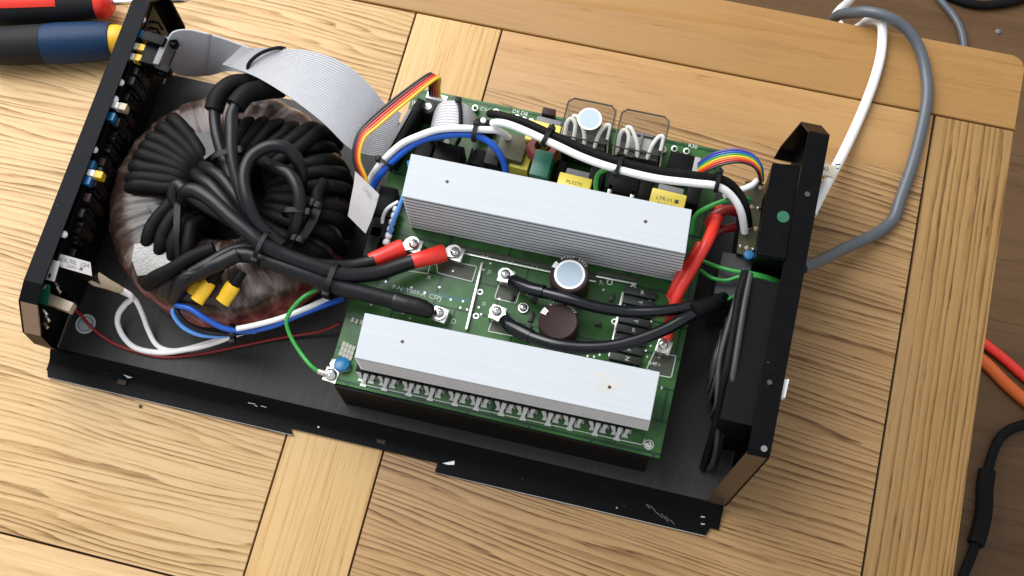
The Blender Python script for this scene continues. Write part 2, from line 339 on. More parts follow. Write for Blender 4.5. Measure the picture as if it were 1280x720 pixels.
M['pcb'] = mat_pcb()
def mat_film():                # lacquered film wound round the ring core: radial wrinkles, brown to grey with a red lower rim
    m, nt, p = nodes('wrapped_film'); N, L = nt.nodes, nt.links
    tc = N.new('ShaderNodeTexCoord'); sep = N.new('ShaderNodeSeparateXYZ'); L.new(tc.outputs['Object'], sep.inputs[0])
    an = N.new('ShaderNodeMath'); an.operation = 'ARCTAN2'; L.new(sep.outputs['Y'], an.inputs[0]); L.new(sep.outputs['X'], an.inputs[1])
    cb = N.new('ShaderNodeCombineXYZ'); 
    def ml(x, k):
        q = N.new('ShaderNodeMath'); q.operation = 'MULTIPLY'; L.new(x, q.inputs[0]); q.inputs[1].default_value = k; return q.outputs[0]
    L.new(ml(an.outputs[0], 6.5), cb.inputs[0]); L.new(ml(sep.outputs['Z'], 45), cb.inputs[2])
    ln = N.new('ShaderNodeVectorMath'); ln.operation = 'LENGTH'; L.new(tc.outputs['Object'], ln.inputs[0]); L.new(ml(ln.outputs['Value'], 14), cb.inputs[1])
    n = N.new('ShaderNodeTexNoise'); n.inputs['Scale'].default_value = 1.5; n.inputs['Detail'].default_value = 5; n.inputs['Distortion'].default_value = 0.4; L.new(cb.outputs[0], n.inputs[0])
    big = N.new('ShaderNodeTexNoise'); big.inputs['Scale'].default_value = 14; big.inputs['Detail'].default_value = 3; L.new(tc.outputs['Object'], big.inputs[0])
    r = ramp(nt, [(0.36, (0.022, 0.013, 0.010)), (0.57, (0.075, 0.046, 0.038)), (0.68, (0.18, 0.135, 0.12)), (0.84, (0.40, 0.35, 0.33))])
    ad = N.new('ShaderNodeMath'); ad.operation = 'MULTIPLY_ADD'; L.new(big.outputs['Fac'], ad.inputs[0]); ad.inputs[1].default_value = 0.9; 
    sb = N.new('ShaderNodeMath'); sb.operation = 'SUBTRACT'; L.new(n.outputs['Fac'], sb.inputs[0]); sb.inputs[1].default_value = 0.46; L.new(sb.outputs[0], ad.inputs[2]); L.new(ad.outputs[0], r.inputs[0])
    red = ramp(nt, [(0.35, (0.17, 0.032, 0.028)), (0.62, (0.42, 0.125, 0.105)), (0.8, (0.5, 0.3, 0.27))]); L.new(n.outputs['Fac'], red.inputs[0])
    zz = N.new('ShaderNodeMapRange'); zz.inputs['From Min'].default_value = 0.006; zz.inputs['From Max'].default_value = 0.019; zz.inputs['To Min'].default_value = 1; zz.inputs['To Max'].default_value = 0; L.new(sep.outputs['Z'], zz.inputs[0])
    mx = N.new('ShaderNodeMix'); mx.data_type = 'RGBA'; L.new(zz.outputs[0], mx.inputs[0]); L.new(r.outputs[0], mx.inputs[6]); L.new(red.outputs[0], mx.inputs[7]); L.new(mx.outputs[2], p.inputs['Base Color'])
    p.inputs['Roughness'].default_value = 0.27; p.inputs['Specular IOR Level'].default_value = 0.35; p.inputs['Coat Weight'].default_value = 0.1; p.inputs['Coat Roughness'].default_value = 0.2
    bp = N.new('ShaderNodeBump'); bp.inputs['Strength'].default_value = 0.6; bp.inputs['Distance'].default_value = 0.0014; L.new(n.outputs['Fac'], bp.inputs['Height']); L.new(bp.outputs[0], p.inputs['Normal'])
    return m
M['film'] = mat_film()

# ------------------------------------------------------------------ the setting: floor and table
fl = MB().bb(-400, 400, -300, 500, -46.2, -46.02).build('floor', M['floor'], None, 0); tag(fl, kind='structure')
for k, y in enumerate((-6.0, 13.4, 32.8, 52.2, 71.6, 91.0)):         # laminate boards beside and beyond the table
    for x0, x1 in ((-65, 62), (62.15, 190)):
        MB().bb(x0 + (k % 2)*23, x1 + (k % 2)*23, y, y+19.38, -46, -45.1, 0.03).build('floorboard', M['floor'], fl, 0)

tb = thing('table', (0, 27, -45), 'light ash wood table with framed planked top carrying the opened device', 'table')
TH = -2.6
def board(x0, x1, y0, y1, mat, name='board', bev=0.05, z=0.0): return MB().bb(x0, x1, y0, y1, TH, z, bev).build(name, M[mat], tb, 30)
def rail(y0, y1, rx):
    r = 0.9; pts = [V(-61, y0, TH)]
    pts += [V(rx, y0, TH)] if y0 > 10 else [V(rx-r+r*math.sin(a), y0+r-r*math.cos(a), TH) for a in [math.pi/2*i/6 for i in range(7)]]
    pts += [V(rx-r+r*math.cos(a), y1-r+r*math.sin(a), TH) for a in [math.pi/2*i/6 for i in range(7)]] if y0 > 10 else [V(rx, y1, TH)]
    pts += [V(-61, y1, TH)]
    b = MB().slab(pts, (0, 0, -TH)); 
    es = [e for e in b.b.edges if all(v.co.z > -0.1 for v in e.verts)]
    bmesh.ops.bevel(b.b, geom=es, offset=0.12, segments=3, profile=0.5, affect='EDGES')
    return b.build('rail', M['rail' if y0 > 10 else 'rail2'], tb, 30)
rail(49.36, 55.4, 22.15); rail(-1.6, 4.42, 22.15)
board(16.37, 22.0, 4.56, 49.20, 'right', 'end_board'); board(-23.03, -16.40, 4.56, 49.20, 'bar', 'crossbar'); board(-61, -54.4, 4.56, 49.20, 'bar', 'crossbar')
for y0, y1, m in ((4.56, 44.2, 'mid2'), (44.206, 49.20, 'mid3')): board(-16.25, 16.20, y0, y1, m, 'plank', 0.008)
for y0, y1, m in ((4.56, 49.20, 'leftp'),): board(-54.3, -23.18, y0, y1, m, 'plank', 0.008)
MB().bb(-59, 21.5, 0, 54.5, TH-0.5, TH+0.02).build('under_frame', M['gap'], tb, 0)
MB().bb(-60, 21.0, 0.4, 54.0, -0.55, -0.35).build('joint_backing', M['gap'], tb, 0)
for x in (-57.5, 18.5):
    for y in (1.6, 51.9): MB().bb(x-2.8, x+2.8, y-2.8, y+2.8, -45.05, TH-0.5, 0.2).build('leg', M['rail'], tb, 30)

# ------------------------------------------------------------------ chassis
ch = thing('chassis', (-17, 28, 0.1), 'black folded steel chassis tray with upright end panels lying open on the table', 'chassis')
prof = [(39.6, 0.85), (17.75, 0.85), (17.45, 0.83), (17.15, 0.74), (16.95, 0.58), (16.8, 0.42), (16.55, 0.30), (16.25, 0.25), (15.86, 0.23)]
def extr(x0, x1, pr, t):
    n = len(pr); up = [V(x0, y, z) for y, z in pr]; 
    lowp = []
    for i, (y, z) in enumerate(pr):
        a = pr[max(i-1, 0)]; b = pr[min(i+1, n-1)]; d = V(0, b[0]-a[0], b[1]-a[1]).normalized(); nn = V(0, d.z, -d.y)
        if nn.z > 0: nn = -nn
        lowp.append(V(x0, y, z) + nn*t)
    return MB().slab(up + lowp[::-1], (x1-x0, 0, 0))
extr(-40.9, 6.75, prof[:3], 0.11).build('tray', M['tray'], ch, 60)
extr(-40.88, 6.73, [(17.45-0.004, 0.826)] + prof[3:], 0.11).build('rolled_front_edge', M['black'], ch, 60)
MB().slab([V(-40.85, 15.95, 0.225), V(-23.0, 15.95, 0.225), V(-22.6, 15.45, 0.225), V(-40.6, 15.4, 0.225)], (0, 0, -0.1)).build('flange', M['black'], ch, 0)
MB().slab([V(-12.5, 15.95, 0.225), V(6.2, 15.95, 0.225), V(5.95, 15.3, 0.225), V(-12.5, 15.2, 0.225)], (0, 0, -0.1)).build('flange', M['black'], ch, 0)
for x0, x1, y in ((-40.6, -22.65, 15.4), (-12.48, 5.93, 15.21)):
    MB().slab([V(x0, y+0.01, 0.215), V(x1, y+(0.06), 0.215), V(x1, y+0.02, 0.205), V(x0, y-0.03, 0.205)], (0, 0, -0.07)).build('bare_edge', M['edge'], ch, 0)
chip = lambda pts, m='edge', nm='bare_chip': MB().slab([at(*p) for p in pts], (0, 0, 0.012)).build(nm, M[m], ch, 0)
chip([(154, 468, 0.66), (160, 470, 0.66), (166, 472, 0.62), (160, 473, 0.58)])
chip([(148, 474, 0.50), (158, 476, 0.50), (157, 482, 0.36), (146, 480, 0.36)], 'gap', 'slot')
for x, y, l in ((310, 503, 9), (326, 507, 7), (318, 506, 4)): chip([(x, y, 0.76), (x+l, y+1.6, 0.76), (x+l, y+2.6, 0.74), (x, y+1.0, 0.74)])
for x, y in ((397, 533), (675, 593), (770, 634), (560, 561), (230, 487)): chip([(x, y, 0.33), (x+2, y, 0.33), (x+2, y+1.6, 0.32), (x, y+1.6, 0.32)])
for x, y, dx, dy in ((804, 627, 7, 8), (809, 630, 4, 6), (813, 632, 8, 10), (821, 641, 7, 7), (826, 642, 9, 11), (831, 645, 6, 6), (838, 650, 5, 6)): chip([(x, y, 0.27), (x+0.7, y-0.2, 0.27), (x+dx+0.5, y+dy-0.2, 0.25), (x+dx, y+dy, 0.25)], 'fin2')
for y in (636, 645, 654): chip([(876, y, 0.3), (881, y+0.6, 0.3), (881, y+2.2, 0.29), (876, y+1.6, 0.29)])
chip([(472, 540, 0.30), (483, 543, 0.30), (481, 556, 0.27), (471, 553, 0.27)], 'gap', 'slot')
# upright ends: a web sheet with a flange turned inward all round
def end_panel(name, xo, yzs, inward, width, mtop, mside, tilt, reflect_brown=()):
    X = lambda y, z: xo + tilt * (z - 8.8)
    web = MB().slab([V(X(y, z), y, z) for y, z in yzs], (inward*0.14, 0, 0)).build(name, mside, ch, 0)
    n = len(yzs)
    for i in range(n-1):
        (y0, z0), (y1, z1) = yzs[i], yzs[i+1]
        d = V(0, y1-y0, z1-z0).normalized(); nn = V(0, d.z, -d.y); cy = 30
        if nn.y * ((y0+y1)/2 - cy) + nn.z * ((z0+z1)/2 - 4) > 0: nn = -nn
        a, b = V(X(y0, z0), y0, z0), V(X(y1, z1), y1, z1); iv = V(inward*width, 0, 0); t = nn*0.14
        g = V(inward*0.142, 0, 0)
        f = MB().slab([a+g, b+g, b+iv, a+iv], t)
        f.build('panel_flange', (M['reflect_brown'] if inward > 0 else M['reflect_brown2']) if i in reflect_brown else mtop if abs(z1-z0) < 0.3 else mside, web, 0)
    return web
LPY = [(17.2, 1.0), (17.0, 2.2), (16.7, 4.2), (16.85, 6.35), (18.35, 8.4), (19.7, 8.75), (41.2, 8.75), (43.2, 6.3), (43.2, 2.2), (42.8, 1.0)]
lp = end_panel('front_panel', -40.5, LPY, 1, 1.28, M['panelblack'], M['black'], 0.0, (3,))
RPY = [(17.35, 1.0), (19.25, 8.6), (19.6, 8.75), (41.4, 8.75), (43.2, 6.4), (43.2, 2.2), (42.8, 1.0)]
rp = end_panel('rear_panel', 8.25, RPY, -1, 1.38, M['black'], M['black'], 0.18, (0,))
MB().cyl(at(1009, 243, 8.76), (0, 0, 1), 0.18, 0.06).build('rivet', M['greyplastic'], rp)
MB().cyl(at(962, 478, 8.76), (0, 0, 1), 0.16, 0.05).build('rivet', M['greyplastic'], rp)
# tall box of the mains inlet beside the rear panel, with a green inspection dot
P = [at(966, 203, 8.85), at(1001, 206, 8.85), at(983, 326, 8.85), at(945, 319, 8.85)]
bxm = MB().slab(P, (0, 0, -5.6)); bmesh.ops.bevel(bxm.b, geom=[e for e in bxm.b.edges if all(v.co.z > 8.8 for v in e.verts)], offset=0.1, segments=2, affect='EDGES')
ib = bxm.build('inlet_box', M['black'], ch, 30)
MB().cyl(at(979, 271, 8.86), (0, 0, 1), 0.40, 0.02, 28).build('green_dot', M['dotgreen'], ib)
MB().slab([at(978, 474, 8.4), at(986.5, 474, 8.4), at(981.5, 497, 8.4), at(974, 497, 8.4)], (0, 0, -0.5)).build('paper_label', M['white'], rp, 0)
MB().cyl(at(955, 561, 8.76), (0, 0, 1), 0.2, 0.06).build('rivet', M['core'], rp)
# chips of bare steel on the flange, and the round paper seal on the tray
MB().slab([at(553, 579, 0.24), at(563, 577, 0.24), at(568, 576, 0.24), at(568, 581, 0.24), at(560, 581, 0.24)], (0, 0, 0.012)).build('bare_chip', M['white'], ch, 0)
sp = at(107, 405, 0.87)
seal = MB().cyl(sp, (0, 0, 1), 0.72, 0.02, 32).build('paper_seal', M['silk'], ch)
MB().lathe(sp + V(0, 0, 0.022), (0, 0, 1), [(0, 0.56), (0.005, 0.56), (0.005, 0.47), (0, 0.47)], 32).build('printed_ring', M['blueink'], seal)
text('MTE', sp + V(0, 0, 0.025), 0.5, -0.2, M['blueink'], seal)
text('0 9 1', sp + V(-0.05, -0.32, 0.025), 0.25, -0.2, M['blueink'], seal)

# ------------------------------------------------------------------ ring transformer
TC = V(-30.4, 29.1, 0); TR, Tr, T0, T1 = 8.35, 2.7, 0.86, 7.0
tr = thing('ring_transformer', (TC.x, TC.y, T0), 'big film wrapped ring transformer wound with thick black cable in the chassis', 'transformer')
cm = MB(); pr = []
hw = (TR-Tr)/2; hc = (TR+Tr)/2; hz = (T1-T0)/2; zc = (T1+T0)/2
for k in range(40):
    a = 2*math.pi*k/40; ca, sa = math.cos(a), math.sin(a); e = 0.72
    pr.append((zc + hz*math.copysign(abs(sa)**e, sa), hc + hw*math.copysign(abs(ca)**e, ca)))
pr.append(pr[0])
cm.lathe(TC, (0, 0, 1), pr, 160)
bmesh.ops.remove_doubles(cm.b, verts=cm.b.verts[:], dist=1e-4)
for v in cm.b.verts:
    a = math.atan2(v.co.y-TC.y, v.co.x-TC.x); k = 1 + 0.003*math.sin(a*61+1) + 0.007*math.sin(a*23) + 0.002*math.sin(a*97+2)
    v.co.x = TC.x + (v.co.x-TC.x)*k; v.co.y = TC.y + (v.co.y-TC.y)*k; v.co.z = zc + (v.co.z-zc)*(1+0.012*math.sin(a*37))
core = cm.build('wrapped_core', M['film'], tr, 70)
def turn(a0, ro, a1, ri, r, z=0.0):
    a0, a1 = math.radians(a0), math.radians(a1); pts = []
    for t, rad, zz in ((0, ro+0.45, 4.4), (0.0, ro+0.30, 6.0), (0.08, ro-0.25, 7.02+z), (0.3, ro*0.7+ri*0.3, 7.36+z), (0.65, ro*0.35+ri*0.65, 7.46+z), (0.9, ri+0.25, 7.36+z), (1, ri-0.45, 6.6), (1, ri-0.62, 4.4)):
        a = a0 + (a1-a0)*t + random.uniform(-0.016, 0.016); pts.append(TC + V(rad*math.cos(a), rad*math.sin(a), zz + random.uniform(-0.04, 0.05)))
    MB().tube(smooth_path(pts, 5), r, 12).build('winding', M['rubberdull'], tr)
U = random.uniform
for i in range(8): turn(140 + i*7.2 + U(-1, 1), 6.9 - 0.07*i, 133 + i*8.2, 2.75, 0.50, U(0, 0.12))
for a0, ro, a1 in ((231, 6.0, 207), (241, 5.7, 222), (251, 5.5, 236), (262, 5.2, 250)): turn(a0, ro, a1, 2.9, 0.5, U(0, 0.12))
for a0, ro, a1 in ((97, 5.3, 100), (88, 5.6, 91), (79, 5.9, 81), (70, 6.3, 70), (61, 6.7, 58)): turn(a0, ro, a1, 3.3, 0.42, U(0, 0.12))
for i in range(8): turn(41 - i*8.5 + U(-1.5, 1.5), 7.5 + 0.12*min(i, 4), 40 - i*9.5, 3.7, 0.50, U(0, 0.12))
for a0, ro, a1 in ((52, 7.6, 46), (46, 8.0, 39)): turn(a0, ro, a1, 3.8, 0.52, 0.45)
# grey insulating pad and patch of bare film at the lower left
MB().strip([(at(168, 305, 7.08), at(225, 300, 7.12)), (at(165, 325, 7.0), at(222, 318, 7.12)), (at(172, 345, 6.75), at(218, 338, 7.05))], 0.05, 4).build('insulation_patch', pm('silvery_film', (0.26, 0.25, 0.235), 0.3, 0.1, 0.3, 2.5, 0.5, 6), tr)
MB().slab([at(182, 256, 7.2), at(212, 258, 7.25), at(203, 280, 7.2)], (0, 0, 0.06)).build('insulation_sheet', M['greyplastic'], tr, 0)
MB().slab([at(238, 165, 7.6), at(262, 168, 7.6), at(272, 188, 7.7), at(256, 200, 7.7)], (0, 0, 0.08)).build('insulation_sheet', M['greyplastic'], tr, 0)
def lead(name, pts, r, m='rubber', parent=None, n=14): return wire(pts, r, n).build(name, M[m], parent)
# leads of the transformer; sleeves sit on the lead
for sl, ca, r in (
    ([(345, 96, 7.6), (318, 104, 8.2), (291, 106, 9.0), (274, 119, 9.2), (267, 138, 9.1)], [(269, 134, 9.1), (268, 150, 9.1), (272, 175, 9.1), (282, 205, 9.0), (296, 240, 8.8), (310, 268, 8.8), (331, 292, 8.8)], 0.40),
    ([(352, 110, 8.0), (330, 112, 8.8), (308, 119, 9.5), (294, 133, 9.7)], [(298, 128, 9.7), (291, 142, 9.8), (289, 165, 9.9), (292, 200, 9.8), (303, 248, 9.3), (318, 278, 9.0), (338, 299, 8.9)], 0.42)):
    c = lead('lead', ca, r, 'rubber', tr); lead('sleeve', sl, r+0.26, 'rubberdull', c)
lead('lead', [(352, 306, 8.8), (325, 281, 9.5), (309, 250, 10.2), (305, 222, 10.4), (314, 196, 10.4), (335, 183, 10.4), (357, 186, 10.2), (373, 203, 9.6), (378, 224, 8.6), (366, 246, 7.2), (350, 262, 5.5)], 0.43, 'rubber', tr)
lead('lead', [(322, 196, 7.8), (334, 205, 8.8), (349, 212, 9.5), (363, 220, 9.8), (372, 238, 9.8), (374, 262, 9.4), (369, 286, 8.6), (362, 304, 7.6)], 0.43, 'rubber', tr)
lead('lead', [(226, 262, 7.3), (218, 245, 8.0), (222, 232, 8.5), (234, 241, 8.7), (255, 257, 8.8), (285, 274, 8.7), (312, 288, 8.5), (330, 300, 8.2)], 0.44, 'rubber', tr)
lead('lead', [(230, 252, 7.8), (234, 240, 9.0), (245, 239, 9.5), (266, 252, 9.7), (290, 273, 9.7), (310, 291, 9.6), (326, 303, 9.4), (352, 316, 9.0), (392, 333, 8.5), (432, 345, 7.9), (470, 341, 7.4), (500, 332, 7.1), (516, 327, 7.0)], 0.50, 'rubber', tr)
lead('lead', [(243, 215, 7.0), (250, 222, 8.2), (262, 232, 8.9), (279, 249, 9.0), (298, 272, 8.8), (315, 290, 8.5)], 0.44, 'rubber', tr)
lead('lead', [(252, 207, 7.0), (263, 212, 8.4), (276, 222, 9.0), (292, 240, 9.1), (306, 262, 8.9), (322, 285, 8.6)], 0.44, 'rubber', tr)
lead('lead', [(405, 228, 8.0), (396, 240, 8.5), (394, 262, 8.5), (386, 285, 8.2), (372, 304, 7.8)], 0.40, 'rubberdull', tr)
c = lead('lead', [(240, 342, 8.3), (262, 330, 8.6), (288, 314, 8.5), (315, 309, 8.3), (345, 316, 8.3), (390, 330, 7.9), (430, 334, 7.2), (452, 330, 6.9), (468, 326, 6.8)], 0.46, 'rubber', tr)
lead('sleeve', [(185, 356, 6.6), (195, 347, 7.4), (215, 336, 8.1), (240, 322, 8.4), (268, 311, 8.5)], 0.50, 'rubberdull', tr)
lead('sleeve', [(218, 374, 6.0), (222, 362, 7.2), (232, 350, 8.0), (252, 340, 8.4), (275, 329, 8.7), (297, 318, 8.8)], 0.52, 'rubber', c)
lead('lead', [(290, 319, 8.4), (312, 318, 8.6), (340, 328, 8.5), (380, 343, 8.2), (420, 357, 7.8), (460, 368, 7.5), (500, 378, 7.2)], 0.54, 'rubber', tr)
lead('sleeve', [(492, 376, 7.2), (505, 380, 7.15), (522, 384, 7.05), (533, 387, 6.9), (539, 389, 6.7)], [0.60, 0.62, 0.62, 0.62, 0.62, 0.62, 0.62, 0.62, 0.62, 0.62, 0.61, 0.61, 0.61, 0.61, 0.61, 0.6, 0.6, 0.6, 0.6, 0.58, 0.56, 0.55, 0.53, 0.52, 0.5, 0.48, 0.46, 0.44, 0.42], 'shrink', tr)
# crimped joints in yellow caps
for p0, p1, p2, big in (((276, 335, 7.9), (262, 352, 7.7), (246, 377, 7.3), 0.52), ((303, 340, 8.0), (292, 356, 7.8), (278, 378, 7.3), 0.55), ((262, 338, 7.3), (250, 350, 7.2), (238, 367, 6.9), 0.45)):
    lead('lead', [p0, ((p0[0]+p1[0])/2, (p0[1]+p1[1])/2, p0[2]), p1], 0.33, 'rubberdull', tr)
    a, b = at(*p1), at(*p2); d = b - a; L_ = d.length
    MB().lathe(a, d, [(0, 0), (0, big*0.92), (L_*0.12, big), (L_*0.55, big*0.98), (L_*0.75, big*0.9), (L_, big*0.96), (L_, 0)], 14, squash=0.6, ref=(d.cross(V(0, 0, 1)))).build('crimp_cap', M['yellow'], tr, 30)
# red ring lugs on the two upper leads
def lug(a, b, c, parent, r=0.42):
    a, b, c = at(*a), at(*b), at(*c); d = (b-a)
    s = MB().lathe(a, d, [(0, 0), (0, r*1.08), (0.12, r*1.2), (d.length*0.45, r*1.3), (d.length*0.9, r*1.46), (d.length, r*1.38), (d.length, 0)], 18, ref=d.cross(V(0, 0, 1)), squash=0.9).build('lug_sleeve', M['red'], parent)
    return s
def lug_plate(b, c, parent, w=0.42):
    b, c = at(*b), at(*c); d = (c-b); d.z = 0; d.normalize(); n = V(-d.y, d.x, 0)
    pts = [b+n*w*0.55, c-d*0.2+n*w] + [c + d*math.sin(a)*w*1.15 + n*math.cos(a)*w*1.05 for a in [math.pi*(i+0.5)/8 for i in range(8)]] + [c-d*0.2-n*w, b-n*w*0.55]
    pts = [V(p.x, p.y, c.z) for p in pts]
    return MB().slab(pts, (0, 0, 0.1)).build('lug_plate', M['silver'], parent, 0)
for a, b, c in (((462, 326, 6.8), (504, 309, 6.55), (515, 304, 6.42)), ((511, 328, 7.0), (556, 316, 6.55), (567, 314, 6.42))):
    lug(a, b, c, tr); lug_plate(b, c, tr)
lug_plate((536, 389, 6.42), (548, 392, 6.42), tr)

# ------------------------------------------------------------------ power board
BZ = 5.5
pb = thing('circuit_board', (-9.2, 29.3, 0.86), 'green power circuit board carrying two aluminium heat sinks, relays and brown capacitors', 'circuit board')
MB().bb(-20.2, 1.85, 18.45, 40.35, BZ-0.16, BZ, 0.02).build('board', M['pcb'], pb, 30)
MB().slab([V(-19.6, 18.25, 0.87), V(1.2, 18.35, 0.87), V(1.2, 39.8, 0.87), V(-19.6, 39.8, 0.87)], (0, 0, BZ-0.18-0.87)).build('mounting_box', M['plastic'], pb, 0)
SK = BZ + 0.012
def line(pts, wd=0.07, m='silk', name='silkscreen_line', z=SK):
    b = MB()
    for p, q in zip(pts[:-1], pts[1:]):
        a, c = at(*p, z), at(*q, z); d = (c-a).normalized(); n = V(-d.y, d.x, 0)*wd/2; e = d*wd/2
        b.slab([a-e+n, c+e+n, c+e-n, a-e-n], (0, 0, 0.006))
    return b.build(name, M[m], pb, 0)
# heat sinks: top plate, fins, and a web block whose dark colour paints the shade between fins
hang = math.radians(0.6)
def heatsink(quad, ztop, zbot, nf, label=None):
    q = [at(*p, ztop) for p in quad]                       # back-left, back-right, front-right, front-left
    top = MB().slab(q, (0, 0, -0.22)); bmesh.ops.bevel(top.b, geom=top.b.edges[:], offset=0.03, segments=1, affect='EDGES')
    t = top.build('heat_sink', M['alu'], pb, 20)
    if label: t['label'] = label
    def inset(d):
        c = sum(q, Vector())/4; o = []
        yv = (q[0]-q[3]).normalized()
        return [q[0]-yv*d, q[1]-yv*d, q[2]+yv*d, q[3]+yv*d]
    dz = (ztop-0.22-zbot)/nf; fb = MB()
    for k in range(nf):
        z = ztop-0.22-(k+1)*dz
        fb.slab([V(p.x, p.y, z+dz*0.5) for p in inset(0.02)], (0, 0, -dz*0.5))
    tag(fb.build('fins', M['fin'], t, 0), kind='stuff')
    MB().slab([V(p.x, p.y, ztop-0.223) for p in inset(0.07)], (0, 0, -(ztop-0.223-zbot+0.01))).build('web', M['gap_shade'], t, 0)  # set just behind the fin edges so the gaps show painted shade
    return t
hs1 = heatsink([(514, 192), (865, 262), (857, 317), (502, 245)], 11.0, 5.65, 10, 'rear heat sink, tall with two small holes in its top')
hs2 = heatsink([(456, 391), (825, 465), (813, 526), (443, 447)], 9.2, 6.45, 9, 'front heat sink with a faint yellow stain on its top')
for h, z, pts in ((hs1, 11.0, ((559, 227), (807, 277))), (hs2, 9.2, ((503, 427), (762, 484)))):
    for p in pts:
        MB().lathe(at(*p, z) + V(0, 0, -0.01), (0, 0, 1), [(0.0, 0), (0.016, 0.08), (0.018, 0.115), (0.0, 0.12)], 16).build('hole_rim', M['enamel'], h)
        MB().cyl(at(*p, z) + V(0, 0, 0.0), (0, 0, 1), 0.075, 0.022, 14).build('hole', M['ferrite'], h)
def stain_mat():
    m, nt, p = nodes('stained_aluminium'); N, L = nt.nodes, nt.links
    tc = N.new('ShaderNodeTexCoord'); no = N.new('ShaderNodeTexNoise'); no.inputs['Scale'].default_value = 130; no.inputs['Detail'].default_value = 4; L.new(tc.outputs['Object'], no.inputs[0])
    r = ramp(nt, [(0.40, (0.485, 0.51, 0.535)), (0.80, (0.53, 0.49, 0.36))]); L.new(no.outputs['Fac'], r.inputs[0]); L.new(r.outputs[0], p.inputs['Base Color'])
    p.inputs['Roughness'].default_value = 0.5; p.inputs['Specular IOR Level'].default_value = 0.2
    return m
SM = stain_mat()
for p, r_ in (((758, 478), 0.85),):
    b = MB(); c = at(*p, 9.203); b.slab([c + V(math.cos(a)*r_*(1+0.25*math.sin(3*a+1)), math.sin(a)*r_*0.8*(1+0.2*math.sin(5*a)), 0) for a in [2*math.pi*i/28 for i in range(28)]], (0, 0, 0.002)); b.build('stain', SM, hs2, 0)
# transistor row under the front heat sink
proto = None
xs = []
for g in range(6):
    for k in range(2): xs.append(-17.75 + g*3.06 + k*1.42)
for i, x in enumerate(xs):
    y = 19.55 + 0.018*(x+18)
    if proto is None:
        px0 = x; py0 = y
        t = MB().bb(x-0.6, x+0.72, y-0.16, y+0.5, 5.6, 6.3, 0.03).build('transistor', M['plastic'], pb, 30)
        for j in range(3):
            lx = x - 0.45 + j*0.48; foot = (0.50, 0.80, 0.50)[j]; sl = (0.16, -0.10, -0.14)[j]
            b = MB()
            b.slab([V(lx-0.06, y+0.35, 6.02), V(lx+0.16, y+0.35, 6.02), V(lx+0.20, y-0.22, 5.98), V(lx-0.10, y-0.22, 5.98)], (0, 0, 0.05))
            b.slab([V(lx-0.10, y-0.22, 5.98), V(lx+0.20, y-0.22, 5.98), V(lx+0.14+sl, y-foot, 5.55), V(lx+sl-0.02, y-foot, 5.55)], (0, 0, 0.05))
            b.slab([V(lx-0.15+sl, y-foot-0.12, SK), V(lx+0.28+sl, y-foot-0.12, SK), V(lx+0.22+sl, y-foot+0.14, SK), V(lx-0.08+sl, y-foot+0.14, SK)], (0, 0, 0.07))
            b.slab([V(lx+0.16, y-0.30-0.14*(j%2), SK), V(lx+0.30, y-0.30-0.14*(j%2), SK), V(lx+0.30, y-0.05, SK), V(lx+0.16, y-0.05, SK)], (0, 0, 0.12))
            b.build('leg', M['tin'], t, 0)
        proto = t
    else: inst_tree(proto, (x-px0, y-py0, 0), pb)
line([(459, 466), (456, 481), (803, 556), (806, 549)], 0.05)
# screw terminals
def screw_head(c, r, parent, m='screw'):
    s = MB().lathe(c, (0, 0, 1), [(0, 0), (0, r), (r*0.35, r*0.96), (r*0.62, r*0.7), (r*0.72, r*0.3), (r*0.72, 0)], 20).build('screw', M[m], parent)
    MB().box(c+V(0, 0, r*0.70), (r*1.1, r*0.2, 0.02+r*0.1), 0.5).box(c+V(0, 0, r*0.70), (r*0.2, r*1.1, 0.025+r*0.1), 0.5).build('cross_slot', M['core'], s if parent is pb else parent)
    return s
def terminal(px, py, s, ztop=6.3, rot=-0.12):
    c = at(px, py, ztop)
    t = MB().box(V(c.x, c.y, (ztop+BZ)/2), (s, s, ztop-BZ), rot, 0.05).build('screw_terminal', M['silver'], pb, 30)
    screw_head(at(px-1, py-2, ztop+0.22), 0.33, t)
    return t
terminal(518, 307, 1.0); terminal(570, 317, 1.0); terminal(550, 393, 1.0)
terminal(633, 345, 1.0); terminal(622, 391, 1.0); terminal(830, 433, 0.95)
for q in (((545, 323), (596, 333), (590, 352), (547, 341)), ((625, 352), (652, 357), (645, 379), (618, 373)), ((616, 398), (646, 405), (641, 420), (610, 414)), ((818, 440), (845, 445), (839, 472), (806, 466))):
    MB().slab([at(*p, BZ+0.004) for p in q], (0, 0, 0.006)).build('bare_pad', M['bare'], pb, 0)
    line(list(q) + [q[0]], 0.06)
line([(505, 338), (535, 342), (537, 332)], 0.05)
